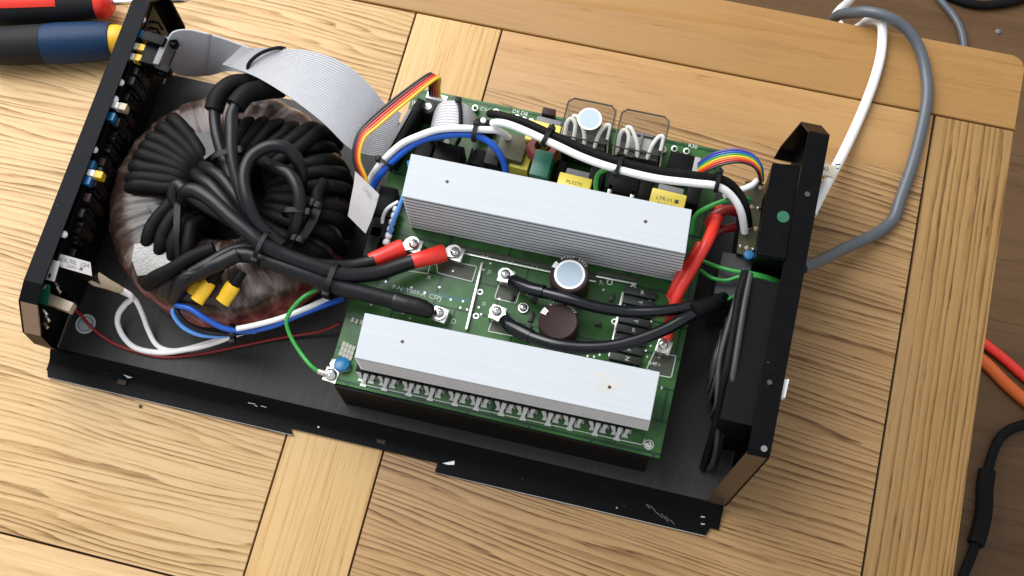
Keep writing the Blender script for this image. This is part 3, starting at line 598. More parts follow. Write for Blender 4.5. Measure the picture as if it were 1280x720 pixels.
# metal jumper bars
for a, b in (((603, 328), (583, 412)), ((779, 365), (762, 446))):
    a_, b_ = at(*a, BZ+0.25), at(*b, BZ+0.25); d = b_-a_
    MB().box((a_+b_)/2 - V(0, 0, 0.1), (0.16, d.length, 0.32), math.atan2(-d.x, d.y), 0.02).build('jumper_bar', M['silver'], pb, 30)
for a, b in (((560, 312), (745, 352)), ((745, 345), (796, 355))):
    a_, b_ = at(*a, BZ+0.2), at(*b, BZ+0.2); d = b_-a_
    MB().box((a_+b_)/2 - V(0, 0, 0.08), (d.length, 0.14, 0.22), math.atan2(d.y, d.x), 0.02).build('jumper_bar', M['silver'], pb, 30)
    MB().box((a_+b_)/2 + V(0, 0.35, -0.14), (d.length, 0.32, 0.10), math.atan2(d.y, d.x), 0.02).build('bare_track', M['bare'], pb, 30)
ring = None
for p in ((607, 319), (637, 327), (668, 334), (762, 353), (600, 365), (595, 395), (791, 360), (768, 402)):
    c = at(*p, SK)
    if ring is None: ring = MB().lathe(c, (0, 0, 1), [(0, 0.22), (0.03, 0.20), (0.03, 0.13), (0, 0.12), (0, 0.22)], 18).build('solder_ring', M['silver'], pb); rc = c
    else: inst(ring, c-rc)
text('P-N  Y889-A  C5PJ', at(521, 366, SK), 0.44, -0.03, M['silk'], pb)
text('X', at(536, 347, SK), 0.42, -0.03, M['silk'], pb); text('D', at(567, 402, SK), 0.5, -0.03, M['silk'], pb)
line([(480, 353), (498, 360), (585, 376)], 0.28, 'choke', 'track_gap', BZ+0.003)
c = at(654, 384, 5.8); MB().cyl(V(c.x, c.y, BZ), (0, 0, 1), 0.36, 0.2).build('washer', M['silver'], pb); screw_head(V(c.x, c.y, BZ+0.2), 0.27, pb)
# two brown electrolytic capacitors
def cap(px, py, r, ztop, with_sticker):
    c = at(px, py, ztop); h = ztop-BZ
    b = MB().lathe(V(c.x, c.y, BZ), (0, 0, 1), [(0, 0), (0, r), (0.15, r), (0.22, r*0.97), (0.35, r), (h-0.2, r), (h-0.07, r*0.97), (h, r*0.9), (h-0.02, r*0.84), (h-0.03, 0)], 36).build('capacitor', M['brown'], pb, 30)
    b['label'] = 'brown capacitor with a round white sticker on top' if with_sticker else 'brown capacitor with a bare brown top'
    if with_sticker:
        s = MB().cyl(V(c.x, c.y, ztop-0.02), (0, 0, 1), r*0.78, 0.03, 36).build('sticker', M['white'], b)
        MB().cyl(V(c.x, c.y, ztop+0.008), (0, 0, 1), r*0.66, 0.006, 36).build('printed_disc', M['sticker'], b)
    a0 = math.radians(150)
    st = MB()
    for k in range(3):
        a = a0 + k*0.13
        st.slab([V(c.x+rr*math.cos(a+da), c.y+rr*math.sin(a+da), ztop+0.0) for rr, da in ((r*0.70 if not with_sticker else r*0.80, -0.05), (r*0.98, -0.05), (r*0.98, 0.05), (r*0.70 if not with_sticker else r*0.80, 0.05))], (0, 0, 0.015))
        st.slab([V(c.x+(r+0.008)*math.cos(a+da), c.y+(r+0.008)*math.sin(a+da), z) for da, z in ((-0.05, ztop-0.12), (0.05, ztop-0.12), (0.05, BZ+0.2), (-0.05, BZ+0.2))], (0.006*math.cos(a), 0.006*math.sin(a), 0))
    st.build('polarity_stripe', M['white'], b, 0)
    for k, chs in enumerate('470uF 200V'):
        if chs == ' ': continue
        a = math.radians(128 - k*9.5)
        text(chs, V(c.x+r*0.93*math.cos(a), c.y+r*0.93*math.sin(a), ztop-0.005), 0.26, a-math.pi/2, M['silk'], b, ext=0.012)
    return b
cap(712, 343, 1.28, 8.0, True); cap(698, 401, 1.30, 7.4, False)
# black rectifier rows with a printed R on each
for k in range(9):
    t = k/8; x = 801 + (779-801)*t; y = 366 + (460-366)*t
    c = at(x, y, BZ+0.3); r = MB().box(V(c.x, c.y, BZ+0.17), (2.1, 0.50, 0.32), 0.0, 0.05).build('resistor', M['ferrite'], pb, 30)
    text('RYRYR1RNR'[k], at(x+2, y, BZ+0.345), 0.40, -math.pi/2 if k % 2 else 0.1, M['silk'], r)
for x, y, sx, sy in ((668, 372, 0.35, 0.8), (664, 396, 0.3, 0.7), (661, 410, 0.3, 0.5), (640, 372, 0.25, 0.5), (480, 345, 0.5, 0.25), (765, 372, 0.3, 0.5), (748, 405, 0.4, 0.25)):
    c = at(x, y, BZ+0.15); MB().box(V(c.x, c.y, BZ+0.13), (sx, sy, 0.24), -0.03, 0.03).build('small_part', M['ferrite'], pb, 30)
via = None
for k in range(46):
    x, y = random.uniform(-19.5, 1.2), random.uniform(23.8, 29.2)
    if via is None: via = MB().lathe(V(x, y, SK), (0, 0, 1), [(0, 0.07), (0.012, 0.07), (0.012, 0.03), (0, 0.03)], 10).build('via', M['silver'], pb, 0); vx, vy = x, y
    else: inst(via, (x-vx, y-vy, 0))
for t_, x, y in (('R12', 668, 362), ('C7', 660, 425), ('+', 735, 330), ('BAT+', 818, 455), ('J3', 612, 340), ('D', 605, 380), ('F1', 752, 355)): text(t_, at(x, y, SK), 0.34, -0.03, M['silk'], pb)
# lower left corner: varistor, pads, earth screw
d0 = at(427, 455, BZ+0.5); MB().lathe(V(d0.x, d0.y, BZ+0.36), (0, 0.3, 1), [(-0.3, 0), (-0.26, 0.3), (0, 0.55), (0.14, 0.5), (0.24, 0.3), (0.27, 0)], 20).build('varistor', M['bluecomp'], pb)
MB().cyl(at(418, 456, BZ), (0, 0, 1), 0.28, 0.2).build('solder_blob', M['silver'], pb)
line([(415, 449), (436, 451), (437, 463), (421, 466)], 0.05)
pad = None
for i, (x, y) in enumerate([(441, 400), (446, 402), (452, 403)] + [(427+4*k+dx, 430+2*k+j*6) for k in range(4) for j, dx in ((0, 3), (1, 1), (2, -1))]):
    c = at(x, y, BZ+0.06)
    if pad is None: pad = MB().box(V(c.x, c.y, BZ+0.06), (0.22, 0.32, 0.12), -0.1, 0.02).build('chip_resistor', M['pads'], pb, 30); pc = V(c.x, c.y, 0)
    else: inst(pad, V(c.x, c.y, 0)-pc)
c = at(414, 469, BZ); MB().box(V(c.x, c.y, BZ+0.03), (0.9, 0.9, 0.06), -0.1).build('earth_pad', M['silver'], pb, 30); screw_head(V(c.x, c.y, BZ+0.14), 0.40, pb)
c = at(811, 556, BZ); MB().cyl(V(c.x, c.y, BZ), (0, 0, 1), 0.33, 0.06).build('washer', M['tin'], pb); screw_head(V(c.x, c.y, BZ+0.06), 0.25, pb)
text('8', at(827, 485, SK), 0.3, 0, M['silk'], pb)
# left edge: stack of white beads and a black connector
for i in range(6):
    c = at(494 - 2.2*i, 262 + 8.2*i, 6.3); MB().lathe(c, (0.15, 1, 0), [(-0.22, 0), (-0.2, 0.18), (-0.1, 0.26), (0.1, 0.26), (0.2, 0.18), (0.22, 0)], 14).build('bead_resistor', M['white'], pb)
for p, s in (((468, 250), (1.2, 2.2)), ((474, 285), (1.0, 1.4)), ((452, 300), (0.8, 2.2))):
    c = at(*p, 6.5); MB().box(V(max(c.x, -19.6), c.y, 6.1), (*s, 1.1), 0, 0.06).build('connector', M['plastic'], pb, 30)
# ---- behind the rear heat sink
def bx(px, py, z, sx, sy, sz, m, name, rot=0.0, bev=0.06, parent=None, label=None):
    c = at(px, py, z); o = MB().box(V(c.x, c.y, z-sz/2), (sx, sy, sz), rot, bev).build(name, M[m], parent or pb, 30)
    if label: o['label'] = label
    return o
# relays with clear covers
def relay(quad, zt, sticker):
    q = [at(*p, zt) for p in quad]; x0 = (q[0].x+q[3].x)/2; x1 = (q[1].x+q[2].x)/2; y1 = (q[0].y+q[1].y)/2; y0 = (q[2].y+q[3].y)/2
    base = MB().bb(x0+0.12, x1-0.12, y0+0.15, y1-0.5, BZ, 7.6, 0.05).build('relay', M['plastic'], pb, 30)
    base['label'] = 'relay under a clear cover with a round white sticker' if sticker else 'relay under a clear cover without any sticker'
    t = 0.09; cb = MB()
    cb.bb(x0, x1, y0, y0+t, BZ+0.1, zt-t); cb.bb(x0, x1, y1-t, y1, BZ+0.1, zt-t)
    cb.bb(x0, x0+t, y0+t+.003, y1-t-.003, BZ+0.1, zt-t); cb.bb(x1-t, x1, y0+t+.003, y1-t-.003, BZ+0.1, zt-t)
    r = 0.35
    cb.slab([V(x0, y0, zt-t+.003), V(x1, y0, zt-t+.003), V(x1, y1-r, zt-t+.003), V(x1-r, y1, zt-t+.003), V(x0+r, y1, zt-t+.003), V(x0, y1-r, zt-t+.003)], (0, 0, t-.003))
    cover = cb.build('cover', M['clear'], base, 0)
    # moulded rim of the cover
    rim = [V(x0+0.03, y0+0.02, zt), V(x0+0.03, y1-r, zt), V(x0+r, y1, zt), V(x1-r, y1, zt), V(x1-0.03, y1-r, zt), V(x1-0.03, y0+0.02, zt), V(x0+0.03, y0+0.02, zt)]
    MB().tube(rim, 0.055, 6).build('cover_rim', M['greyplastic'], base)
    for xx in (x0+0.03, x1-0.03): MB().tube([V(xx, y0+0.02, zt), V(xx, y0+0.02, BZ+0.3)], 0.04, 6).build('cover_rim', M['tag'], base)
    MB().bb(x0+0.3, x1-0.3, y0+0.5, y0+1.3, 7.61, 8.1, 0.05).build('armature', M['ferrite'], base, 30)
    MB().bb(x0+0.25, x1-0.25, y0+0.2, y0+0.34, 7.0, 8.5, 0.03).build('contact_frame', M['greyplastic'], base, 30)
    if not sticker:
        for dx in (-0.42, 0.38):
            MB().bb((x0+x1)/2+dx-0.33, (x0+x1)/2+dx+0.33, y0+0.9, y0+1.8, 8.0, 8.3, 0.04).build('bobbin', M['paper'], base, 30)
        MB().bb((x0+x1)/2-0.09, (x0+x1)/2+0.09, y0+0.7, y0+2.1, 8.3, 8.5, 0.03).bb((x0+x1)/2-0.7, (x0+x1)/2+0.7, y0+1.9, y0+2.05, 8.31, 8.45, 0.02).build('spring', M['core'], base, 30)
    xm = (x0+x1)/2
    for pts in ([V(x0+0.25, y0+0.3, 8.2), V(x0+0.22, y0+1.2, 9.2), V(x0+0.42, y0+1.55, 9.4), V(x0+0.75, y0+1.35, 9.3), V(x0+0.85, y0+0.9, 9.0), V(x0+0.82, y0+0.35, 8.4)],
                [V(x0+0.5, y0+1.8, 9.3), V(x0+0.85, y0+1.75, 9.4), V(xm-0.2, y0+1.0, 9.0), V(xm, y0+0.3, 8.4)],
                [V(x1-0.95, y0+0.3, 8.4), V(x1-0.8, y0+1.0, 9.1), V(x1-0.5, y0+1.6, 9.3), V(x1-0.2, y0+1.6, 9.3), V(x1-0.2, y0+0.9, 8.8)]):
        MB().tube(smooth_path(pts, 6), 0.135, 10).build('contact_wire', M['white'], base)
    if sticker:
        c = V((x0+x1)/2+0.05, y0+1.55, zt+0.003)
        s = MB().cyl(c, (0, 0, 1), 0.80, 0.03, 36).build('sticker', M['white'], base); MB().cyl(c+V(0, 0, 0.028), (0, 0, 1), 0.68, 0.006, 36).build('printed_disc', M['sticker'], base)
    text('JQX-30F', V(xm, y0+0.30, 7.62) + V(0, 0.0, 0.9), 0.42, 0, M['core'], base)
    return base
relay([(708, 121), (768, 133), (764, 181), (702, 170)], 9.9, True); relay([(775, 135), (836, 147), (830, 195), (769, 184)], 9.9, False)
# tape wound transformers
def tape_tr(px, py, z, sx, sy, txt, up=True):
    b = bx(px, py, z, sx, sy, z-BZ-0.02, 'tape', 'transformer', -0.03, 0.08)
    c = at(px, py, z)
    MB().box(V(c.x+0.05, c.y+sy/2+0.30, z-1.1), (sx*0.74, 0.66, 1.2), -0.03, 0.1).build('core', M['core'], b, 30)
    for k, s_ in enumerate(txt): text(s_, V(c.x, c.y+0.12-0.42*k, z+0.006), 0.36, -0.03, M['ink'], b)
    return b
tape_tr(680, 166, 8.4, 2.3, 1.5, ('27UC ■',)); tape_tr(717, 231, 8.6, 2.2, 1.4, ('PL0270', '■ MC11')); tape_tr(834, 252, 8.6, 2.3, 1.5, ('LTR-11 ■', 'PA01A1'))
tape_tr(651, 198, 7.4, 1.3, 1.5, ('',))
bx(686, 139, 8.0, 0.9, 0.5, 1.6, 'brown', 'cap_nut')
# green choke with red winding
g = bx(677, 204, 9.0, 1.25, 1.9, 3.3, 'choke', 'choke', -0.03, 0.12)
c = at(678, 182, 8.9); MB().lathe(V(c.x, c.y, 8.2), (0, 0.25, 1), [(-0.45, 0.55), (-0.45, 0.95), (-0.15, 1.1), (0.2, 1.1), (0.45, 0.95), (0.45, 0.55), (-0.45, 0.55)], 28).build('winding', M['enamel'], g)
bx(671, 173, 8.0, 1.5, 0.8, 1.6, 'core', 'core', 0, 0.08)
bx(640, 183, 8.0, 1.9, 1.9, 2.3, 'olive', 'transformer', -0.05, 0.12); bx(617, 190, 7.6, 1.0, 1.8, 2.0, 'ferrite', 'choke', 0, 0.1)
# black parts
bx(851, 204, 7.3, 1.7, 1.5, 1.7, 'plastic', 'small_relay', -0.03, 0.06)
for p in ((843, 186), (858, 189), (829, 187), (620, 140), (634, 145), (646, 147), (655, 150), (664, 152), (594, 135)):
    c = at(*p, BZ+0.35); MB().lathe(c, (0, -0.2, 1), [(-0.3, 0.2), (-0.1, 0.25), (0.05, 0.22), (0.06, 0.14), (-0.3, 0.14), (-0.3, 0.2)], 16).build('eyelet', M['silver'], pb)
for p, s in (((745, 222), (1.0, 1.6, 2.6)), ((779, 230), (2.0, 1.3, 2.6)), ((806, 236), (0.9, 1.6, 2.4)), ((597, 200), (1.3, 1.6, 1.8)), ((560, 192), (1.9, 1.5, 1.6)), ((530, 186), (1.1, 1.5, 1.7)), ((868, 240), (0.9, 1.7, 2.0)), ((700, 212), (0.7, 1.3, 2.0)), ((605, 157), (1.3, 1.0, 1.0)), ((620, 205), (0.8, 1.2, 1.6)), ((590, 215), (1.0, 1.3, 1.8))):
    c = at(*p, BZ+s[2]); MB().box(V(c.x, c.y, BZ+s[2]/2), s, -0.03, 0.06).build('component', M['plastic'], pb, 30)
for p, h in (((762, 238), 2.6), ((790, 246), 2.6), ((727, 150), 1.4)):
    c = at(*p, BZ+h); MB().box(V(c.x, c.y, BZ+h/2), (0.28, 0.9, h), 0, 0.04).build('bracket', M['silver'], pb, 30)
c = at(535, 133, 7.3); MB().cyl(V(c.x, c.y, BZ), (0, 0, 1), 0.52, 1.8, 24).build('capacitor', M['ferrite'], pb)['label'] = 'small black capacitor with a white top'; MB().cyl(V(c.x, c.y, BZ+1.80), (0, 0, 1), 0.26, 0.02, 20).build('capacitor_top', M['white'], pb)
for p in ((533, 181), (558, 177), (604, 150)): 
    c = at(*p, 6.8); MB().cyl(V(c.x, c.y, BZ), (0, 0, 1), 0.2, 1.3, 14).build('white_post', M['white'], pb)
# sockets
b = bx(507, 158, 8.0, 0.55, 4.6, 2.45, 'plastic', 'ribbon_socket', -0.22, 0.06); bx(497, 166, 8.0, 0.4, 3.9, 1.4, 'core', 'ribbon_plug', -0.22, 0.05)
s1 = bx(546, 121, 6.6, 1.5, 0.5, 1.0, 'white', 'socket', -0.05, 0.04)
s2 = bx(869, 213, 7.4, 0.4, 2.0, 1.6, 'paper', 'socket', 0, 0.04); bx(866, 243, 7.0, 0.4, 1.1, 1.4, 'paper', 'socket', 0, 0.04)
text('JK1', at(520, 128, SK), 0.4, 0.2, M['silk'], pb)
for (p, t_) in (((606, 137), 'C14'), ((650, 141), 'D9 D8'), ((866, 183), 'R30')): text(t_, at(*p, SK), 0.4, -0.03, M['silk'], pb)

# ------------------------------------------------------------------ control board behind the front panel
cb = thing('control_board', (-38.7, 29, 1.0), 'narrow control board with pins and trimmers mounted upright behind the left end panel', 'circuit board')
MB().bb(-39.35, -39.2, 20.4, 41.2, 2.4, 8.1, 0.02).build('board', M['plastic'], cb, 30)
pin = None
for k in range(40):
    y = 23.6 + k*0.43
    if pin is None: pin = MB().tube([V(-39.2, y, 7.4), V(-38.7, y-0.02, 7.45), V(-38.45, y-0.25, 7.0)], 0.11, 8).build('pin', M['plastic'], cb); y00 = y
    else: inst(pin, (random.uniform(-0.05, 0.05), y-y00, random.uniform(-0.25, 0.1)))
for k in range(18):
    y = 22.6 + k*0.98 + random.uniform(-0.2, 0.2); MB().bb(-39.2, -38.6-random.random()*0.3, y-0.3, y+0.3, 5.0, 7.0+random.random()*0.8, 0.04).build('component', M[random.choice(('plastic', 'ferrite', 'plastic', 'brown'))], cb, 30)
for p in ((175, 41), (140, 145), (110, 225), (114, 205)):
    c = at(*p, 8.3); MB().box(c-V(0.1, 0, 0.35), (0.5, 0.6, 0.6), 0, 0.06).build('trimmer', M['bluecomp'], cb, 30)
for p, w2 in (((172, 58), 'yellow'), ((168, 71), 'yellow'), ((148, 132), 'hot'), ((118, 217), 'yellow')):
    c = at(*p, 8.2); MB().box(c-V(-0.3, 0, 0.3), (0.55, 0.5, 0.7), 0, 0.05).build('plug', M[w2], cb, 30); MB().box(c-V(0.25, 0, 0.28), (0.5, 0.45, 0.7), 0, 0.05).build('socket', M['white'], cb, 30)
for p in ((152, 103), (81, 293), (179, 24), (145, 124), (119, 187)):
    c = at(*p, 8.3); MB().lathe(c, (1, 0, 0.6), [(-0.3, 0), (-0.3, 0.2), (0, 0.24), (0.12, 0.14), (0.15, 0)], 14).build('spacer', M['white'], cb)
q = at(196, 42, 8.6)
MB().box(at(193, 62, 8.2)-V(0, 0, 0.8), (1.5, 2.3, 1.7), -0.05, 0.06).build('ribbon_socket', M['plastic'], cb, 30)
MB().box(at(203, 65, 8.3)-V(0, 0, 0.5), (0.45, 2.2, 1.5), -0.05, 0.05).build('ribbon_plug', M['core'], cb, 30)
for p in ((211, 50), (203, 84)): MB().box(at(*p, 8.4)-V(0, 0, 0.35), (1.1, 0.45, 0.7), -0.2, 0.05).build('latch', M['plastic'], cb, 30)
MB().box(at(192, 47, 8.9)-V(0, 0, 0.4), (1.6, 0.7, 0.8), -0.1, 0.05).build('latch', M['plastic'], cb, 30)
c = at(200, 101, 2.0); MB().box(c, (0.8, 0.5, 0.15), 0, 0.03).build('lug', M['silver'], cb, 30)
# printed relay at the near end of the control board
q = [at(71, 316, 7.9), at(113, 328, 7.9), at(110, 342, 7.9), at(73, 333, 7.9)]
q[2] = q[1] + (q[3]-q[0])
rl = MB().slab([v - V(0, 0, 0.012) for v in q], (0, 0, -2.0)).build('relay', M['plastic'], cb, 0); rl['label'] = 'black relay with a printed white label'
MB().slab(q, (0, 0, 0.01)).build('printed_label', M['paper'], rl, 0)
text('H3L70L  12A', (q[0]+q[1])/2*0.62 + (q[2]+q[3])/2*0.38 + V(0, 0, 0.02), 0.40, 0.0, M['ink'], rl); text('250V~ ■', (q[0]+q[1])/2*0.25 + (q[2]+q[3])/2*0.75 + V(0, 0, 0.02), 0.30, 0.0, M['ink'], rl)
MB().slab([at(66, 325, 8.3), at(75, 327, 8.3), at(68, 352, 8.0), at(57, 349, 8.0)], (0, 0, -0.06)).build('paper_tab', M['paper'], cb, 0)
for p in ((68, 353, 7.0), (71, 360, 6.8), (54, 388, 7.0), (57, 396, 6.6), (55, 404, 6.2)):
    a = at(*p); MB().tube([a, a+V(0.35, -0.25, 0.0)], 0.12, 8).build('pin', M['silver'], cb)
MB().slab([at(49, 352, 7.7), at(62, 356, 7.7), at(60, 382, 7.2), at(47, 378, 7.2)], (0, 0, -0.15)).build('board_corner', M['choke'], cb, 0)
MB().cyl(at(54, 358, 7.72), (0, 0, 1), 0.2, 0.1).build('solder_blob', M['silver'], cb)
MB().box(at(76, 380, 6.0), (1.9, 0.7, 0.7), -0.15, 0.08).build('plug', M['hot'], cb, 30)

# ------------------------------------------------------------------ cooling fan by the rear panel
fn = thing('cooling_fan', (6.2, 25.8, 0.86), 'black square cooling fan standing against the right end panel', 'fan')
fx0, fx1, fy0, fy1, fz0, fz1 = 4.9, 7.0, 21.1, 30.6, 0.87, 8.35
cyf, czf = (fy0+fy1)/2, (fz0+fz1)/2
b = MB()
def fr(x0, x1):       # square plate with a round hole
    n = 48; outer = []; inner = []
    for k in range(n):
        a = 2*math.pi*k/n; ca, sa = math.cos(a), math.sin(a); m_ = max(abs(ca), abs(sa))
        outer.append((cyf + ca/m_*(fy1-fy0)/2, czf + sa/m_*(fz1-fz0)/2)); inner.append((cyf + ca*3.55, czf + sa*3.45))
    o0 = [b.b.verts.new(V(x0, *p)) for p in outer]; i0 = [b.b.verts.new(V(x0, *p)) for p in inner]
    o1 = [b.b.verts.new(V(x1, *p)) for p in outer]; i1 = [b.b.verts.new(V(x1, *p)) for p in inner]
    for k in range(n):
        l = (k+1) % n
        for q_ in ((o0[k], o0[l], i0[l], i0[k]), (o1[k], i1[k], i1[l], o1[l]), (o0[k], o1[k], o1[l], o0[l]), (i0[k], i0[l], i1[l], i1[k])): b.b.faces.new(q_)
fr(fx0, fx0+0.45); fr(fx1-0.45, fx1)
fr2 = 0.12
for (ya, yb, za, zb) in ((fy0+.004, fy1-.004, fz1-fr2, fz1-.004), (fy0+.004, fy1-.004, fz0+.004, fz0+fr2), (fy0+.004, fy0+fr2, fz0+fr2+.003, fz1-fr2-.003), (fy1-fr2, fy1-.004, fz0+fr2+.003, fz1-fr2-.003)): b.bb(fx0+.453, fx1-.453, ya, yb, za, zb)
b.lathe(V(fx0+0.45, cyf, czf), (1, 0, 0), [(0, 3.5), (1.1, 3.5), (1.1, 3.75), (0, 3.75), (0, 3.5)], 40)
b.lathe(V(fx0-0.25, cyf, czf), (1, 0, 0), [(0, 3.55), (-0.1, 3.65), (-0.1, 3.8), (0.05, 3.95), (0.25, 3.98), (0.25, 3.55), (0, 3.55)], 48)
b.build('frame', M['plastic'], fn, 30)
hub = MB().lathe(V(fx0+0.2, cyf, czf), (1, 0, 0), [(0, 0), (0, 1.2), (0.15, 1.35), (1.5, 1.35), (1.5, 0)], 28).build('hub', M['plastic'], fn)
for k in range(7):
    a = 2*math.pi*k/7; bl = MB(); pr_ = []
    for (rr, tw, da) in ((1.3, 0.75, 0), (2.2, 0.65, 0.12), (3.35, 0.5, 0.3)):
        for sg in (-1, 1):
            aa = a + da + sg*0.33; pr_.append(V(fx0+0.9+sg*tw*0.9, cyf+rr*math.cos(aa), czf+rr*math.sin(aa)))
    bl.strip([(pr_[0], pr_[1]), (pr_[2], pr_[3]), (pr_[4], pr_[5])], 0.12, 2); bl.build('blade', M['greyplastic'], fn)
# stiff black grille rods over the inner face
for r_, o_ in ((1.3, 0.95), (2.1, 0.88), (2.9, 0.7), (3.7, 0.35)):
    MB().tube([V(fx0-o_, cyf+r_*math.cos(a), czf+r_*math.sin(a)) for a in [2*math.pi*k/40 for k in range(41)]], 0.10, 8).build('guard_ring', M['greyplastic'], fn)
for k in range(4):
    a = math.pi/4 + k*math.pi/2
    MB().tube(smooth_path([V(fx0-o_, cyf+r_*math.cos(a), czf+r_*math.sin(a)) for r_, o_ in ((1.2, 0.8), (2.1, 0.75), (2.9, 0.58), (3.7, 0.25), (4.3, -0.02))], 5), 0.10, 8).build('guard_spoke', M['greyplastic'], fn)

# connection board, grey box beside the rear panel
tbk = thing('connection_board', (3.6, 35.5, 0.9), 'small olive connection board with solder joints beside the black inlet box', 'circuit board')
Q = [at(932, 226, 7.6), at(955, 230, 7.4), at(944, 322, 6.6), at(921, 316, 6.8)]
MB().slab(Q, (0, 0, -0.2)).build('board', M['olive'], tbk, 0)
MB().slab([v*1.0 - V(0, 0, 0.22) for v in Q], (0, 0, -4.0)).build('spacer_block', M['ferrite'], tbk, 0)
for k in range(12):
    u = (k % 3)/2*0.7+0.15; v_ = (k//3)/3*0.84+0.06; p = Q[0].lerp(Q[1], u).lerp(Q[3].lerp(Q[2], u), v_)
    MB().lathe(p, (0, 0, 1), [(0, 0), (0, 0.17), (0.08, 0.12), (0.14, 0.03), (0.15, 0)], 12).build('solder_joint', M['silver'] if k % 2 else M['hot'], tbk)
MB().lathe(at(936, 319, 6.9), (0, 0, 1), [(-0.2, 0), (-0.15, 0.3), (0, 0.36), (0.15, 0.3), (0.2, 0)], 16).build('disc_capacitor', M['bluecomp'], tbk)
gb = MB().slab([at(903, 314, 6.2), at(944, 321, 6.2), at(932, 372, 6.2), at(890, 376, 6.2)], (0, 0, -4.8)); bmesh.ops.bevel(gb.b, geom=gb.b.edges[:], offset=0.06, segments=1, affect='EDGES')
tag(gb.build('junction_box', M['greyplastic'], None, 30), 'dark grey plastic box below the olive connection board, under thin green wires', 'box')

# ------------------------------------------------------------------ ribbons
rb = thing('ribbon_cable', at(360, 110, 6), 'wide grey ribbon cable folded over and arching from left end panel to circuit board', 'ribbon cable')
def ribbon(pairs, n, th, name, m, parent, ridges):
    L_ = smooth_path([at(*a) for a, b in pairs], 8); R_ = smooth_path([at(*b) for a, b in pairs], 8)
    return MB().strip(list(zip(L_, R_)), th, n, ridges).build(name, m, parent, 80)
ribbon([((211, 47, 8.8), (205, 80, 5.2)), ((218, 39, 9.4), (212, 88, 3.8)), ((238, 37, 9.6), (234, 95, 2.6)), ((270, 45, 9.6), (262, 94, 3.0)), ((300, 55, 9.3), (285, 89, 6.0)), ((325, 64, 9.0), (312, 93, 8.6))], 156, 0.16, 'ribbon_length', M['ribbon'], rb, 26)
ribbon([((303, 58, 9.45), (278, 81, 9.0)), ((318, 60, 9.6), (296, 87, 9.15)), ((350, 61, 10.2), (325, 99, 9.8)), ((388, 64, 10.8), (365, 124, 10.2)), ((430, 79, 10.6), (405, 155, 9.8)), ((462, 106, 9.6), (436, 185, 8.8)), ((482, 130, 8.6), (460, 194, 7.9)), ((502, 141, 7.9), (484, 197, 7.4))], 156, 0.16, 'ribbon_length', M['ribbon'], rb, 26)
wr = thing('ribbon_cable', at(575, 170, 5.6), 'short pale ribbon cable humped upright beside the rear heat sink, strapped by a black tie', 'ribbon cable')
ribbon([((541, 150, 6.0), (536, 176, 6.0)), ((545, 137, 8.2), (537, 172, 8.0)), ((552, 128, 9.3), (545, 168, 9.0)), ((568, 126, 9.8), (562, 168, 9.5)), ((583, 131, 9.6), (578, 170, 9.4)), ((594, 143, 8.6), (590, 178, 8.4)), ((597, 152, 7.0), (594, 195, 6.6)), ((596, 160, 6.0), (592, 205, 5.8))], 60, 0.12, 'ribbon_length', M['ribbon'], wr, 12)
cc = {'black': (0.012, 0.012, 0.013), 'brown': (0.10, 0.022, 0.012), 'red': (0.55, 0.015, 0.012), 'orange': (0.75, 0.15, 0.01), 'yellow': (0.85, 0.55, 0.03), 'green': (0.05, 0.36, 0.06), 'blue': (0.02, 0.10, 0.50), 'violet': (0.06, 0.05, 0.30)}
CM = {k: pm('conductor_' + k, v, 0.36, 0, 0.08, 3) for k, v in cc.items()}
def strands(pairs, cols, r, parent):
    n = len(cols); ps = [(at(*a), at(*b)) for a, b in pairs]
    for k, c_ in enumerate(cols):
        u = (k+0.5)/n
        MB().tube(smooth_path([a.lerp(b, u) for a, b in ps], 7), r, 8).build('conductor', CM[c_], parent)
r4 = thing('ribbon_cable', at(500, 130, 6), 'narrow five colour ribbon cable, black to yellow, with a paper flag', 'ribbon cable')
strands([((536, 119, 6.6), (551, 121, 6.6)), ((536, 106, 7.8), (550, 110, 7.8)), ((538, 95, 9.2), (551, 99, 9.1)), ((533, 93, 9.7), (543, 101, 9.6)), ((500, 116, 10.0), (507, 130, 9.9)), ((464, 146, 10.0), (474, 158, 9.9)), ((446, 168, 9.8), (456, 174, 9.7)), ((441, 195, 9.4), (450, 199, 9.3)), ((447, 218, 8.6), (459, 224, 8.5)), ((450, 238, 8.0), (460, 242, 8.0)), ((446, 262, 7.4), (454, 266, 7.4))], ('black', 'brown', 'red', 'orange', 'yellow'), 0.11, r4)
fl_ = MB().strip([(at(444, 214, 8.9), at(474, 243, 8.9)), (at(442, 232, 9.1), at(470, 258, 9.0)), (at(438, 252, 8.8), at(464, 276, 8.7)), (at(435, 270, 8.4), at(457, 292, 8.3))], 0.04, 3).build('paper_flag', M['paper'], r4)
text('E NO', at(459, 240, 9.22), 0.34, -0.75, M['core'], fl_); text('7', at(470, 249, 9.15), 0.3, -0.75, M['core'], fl_)
r7 = thing('ribbon_cable', at(912, 205, 6), 'rainbow ribbon cable arching over beside the black inlet box', 'ribbon cable')
strands([((872, 206, 6.8), (872, 226, 6.8)), ((876, 201, 8.0), (876, 220, 7.8)), ((894, 190, 9.0), (897, 209, 8.6)), ((918, 186, 9.4), (920, 204, 9.0)), ((940, 192, 9.2), (938, 207, 8.9)), ((952, 207, 8.6), (947, 216, 8.5)), ((954, 226, 7.6), (950, 230, 7.6))], ('violet', 'blue', 'green', 'yellow', 'orange', 'red', 'black'), 0.088, r7)

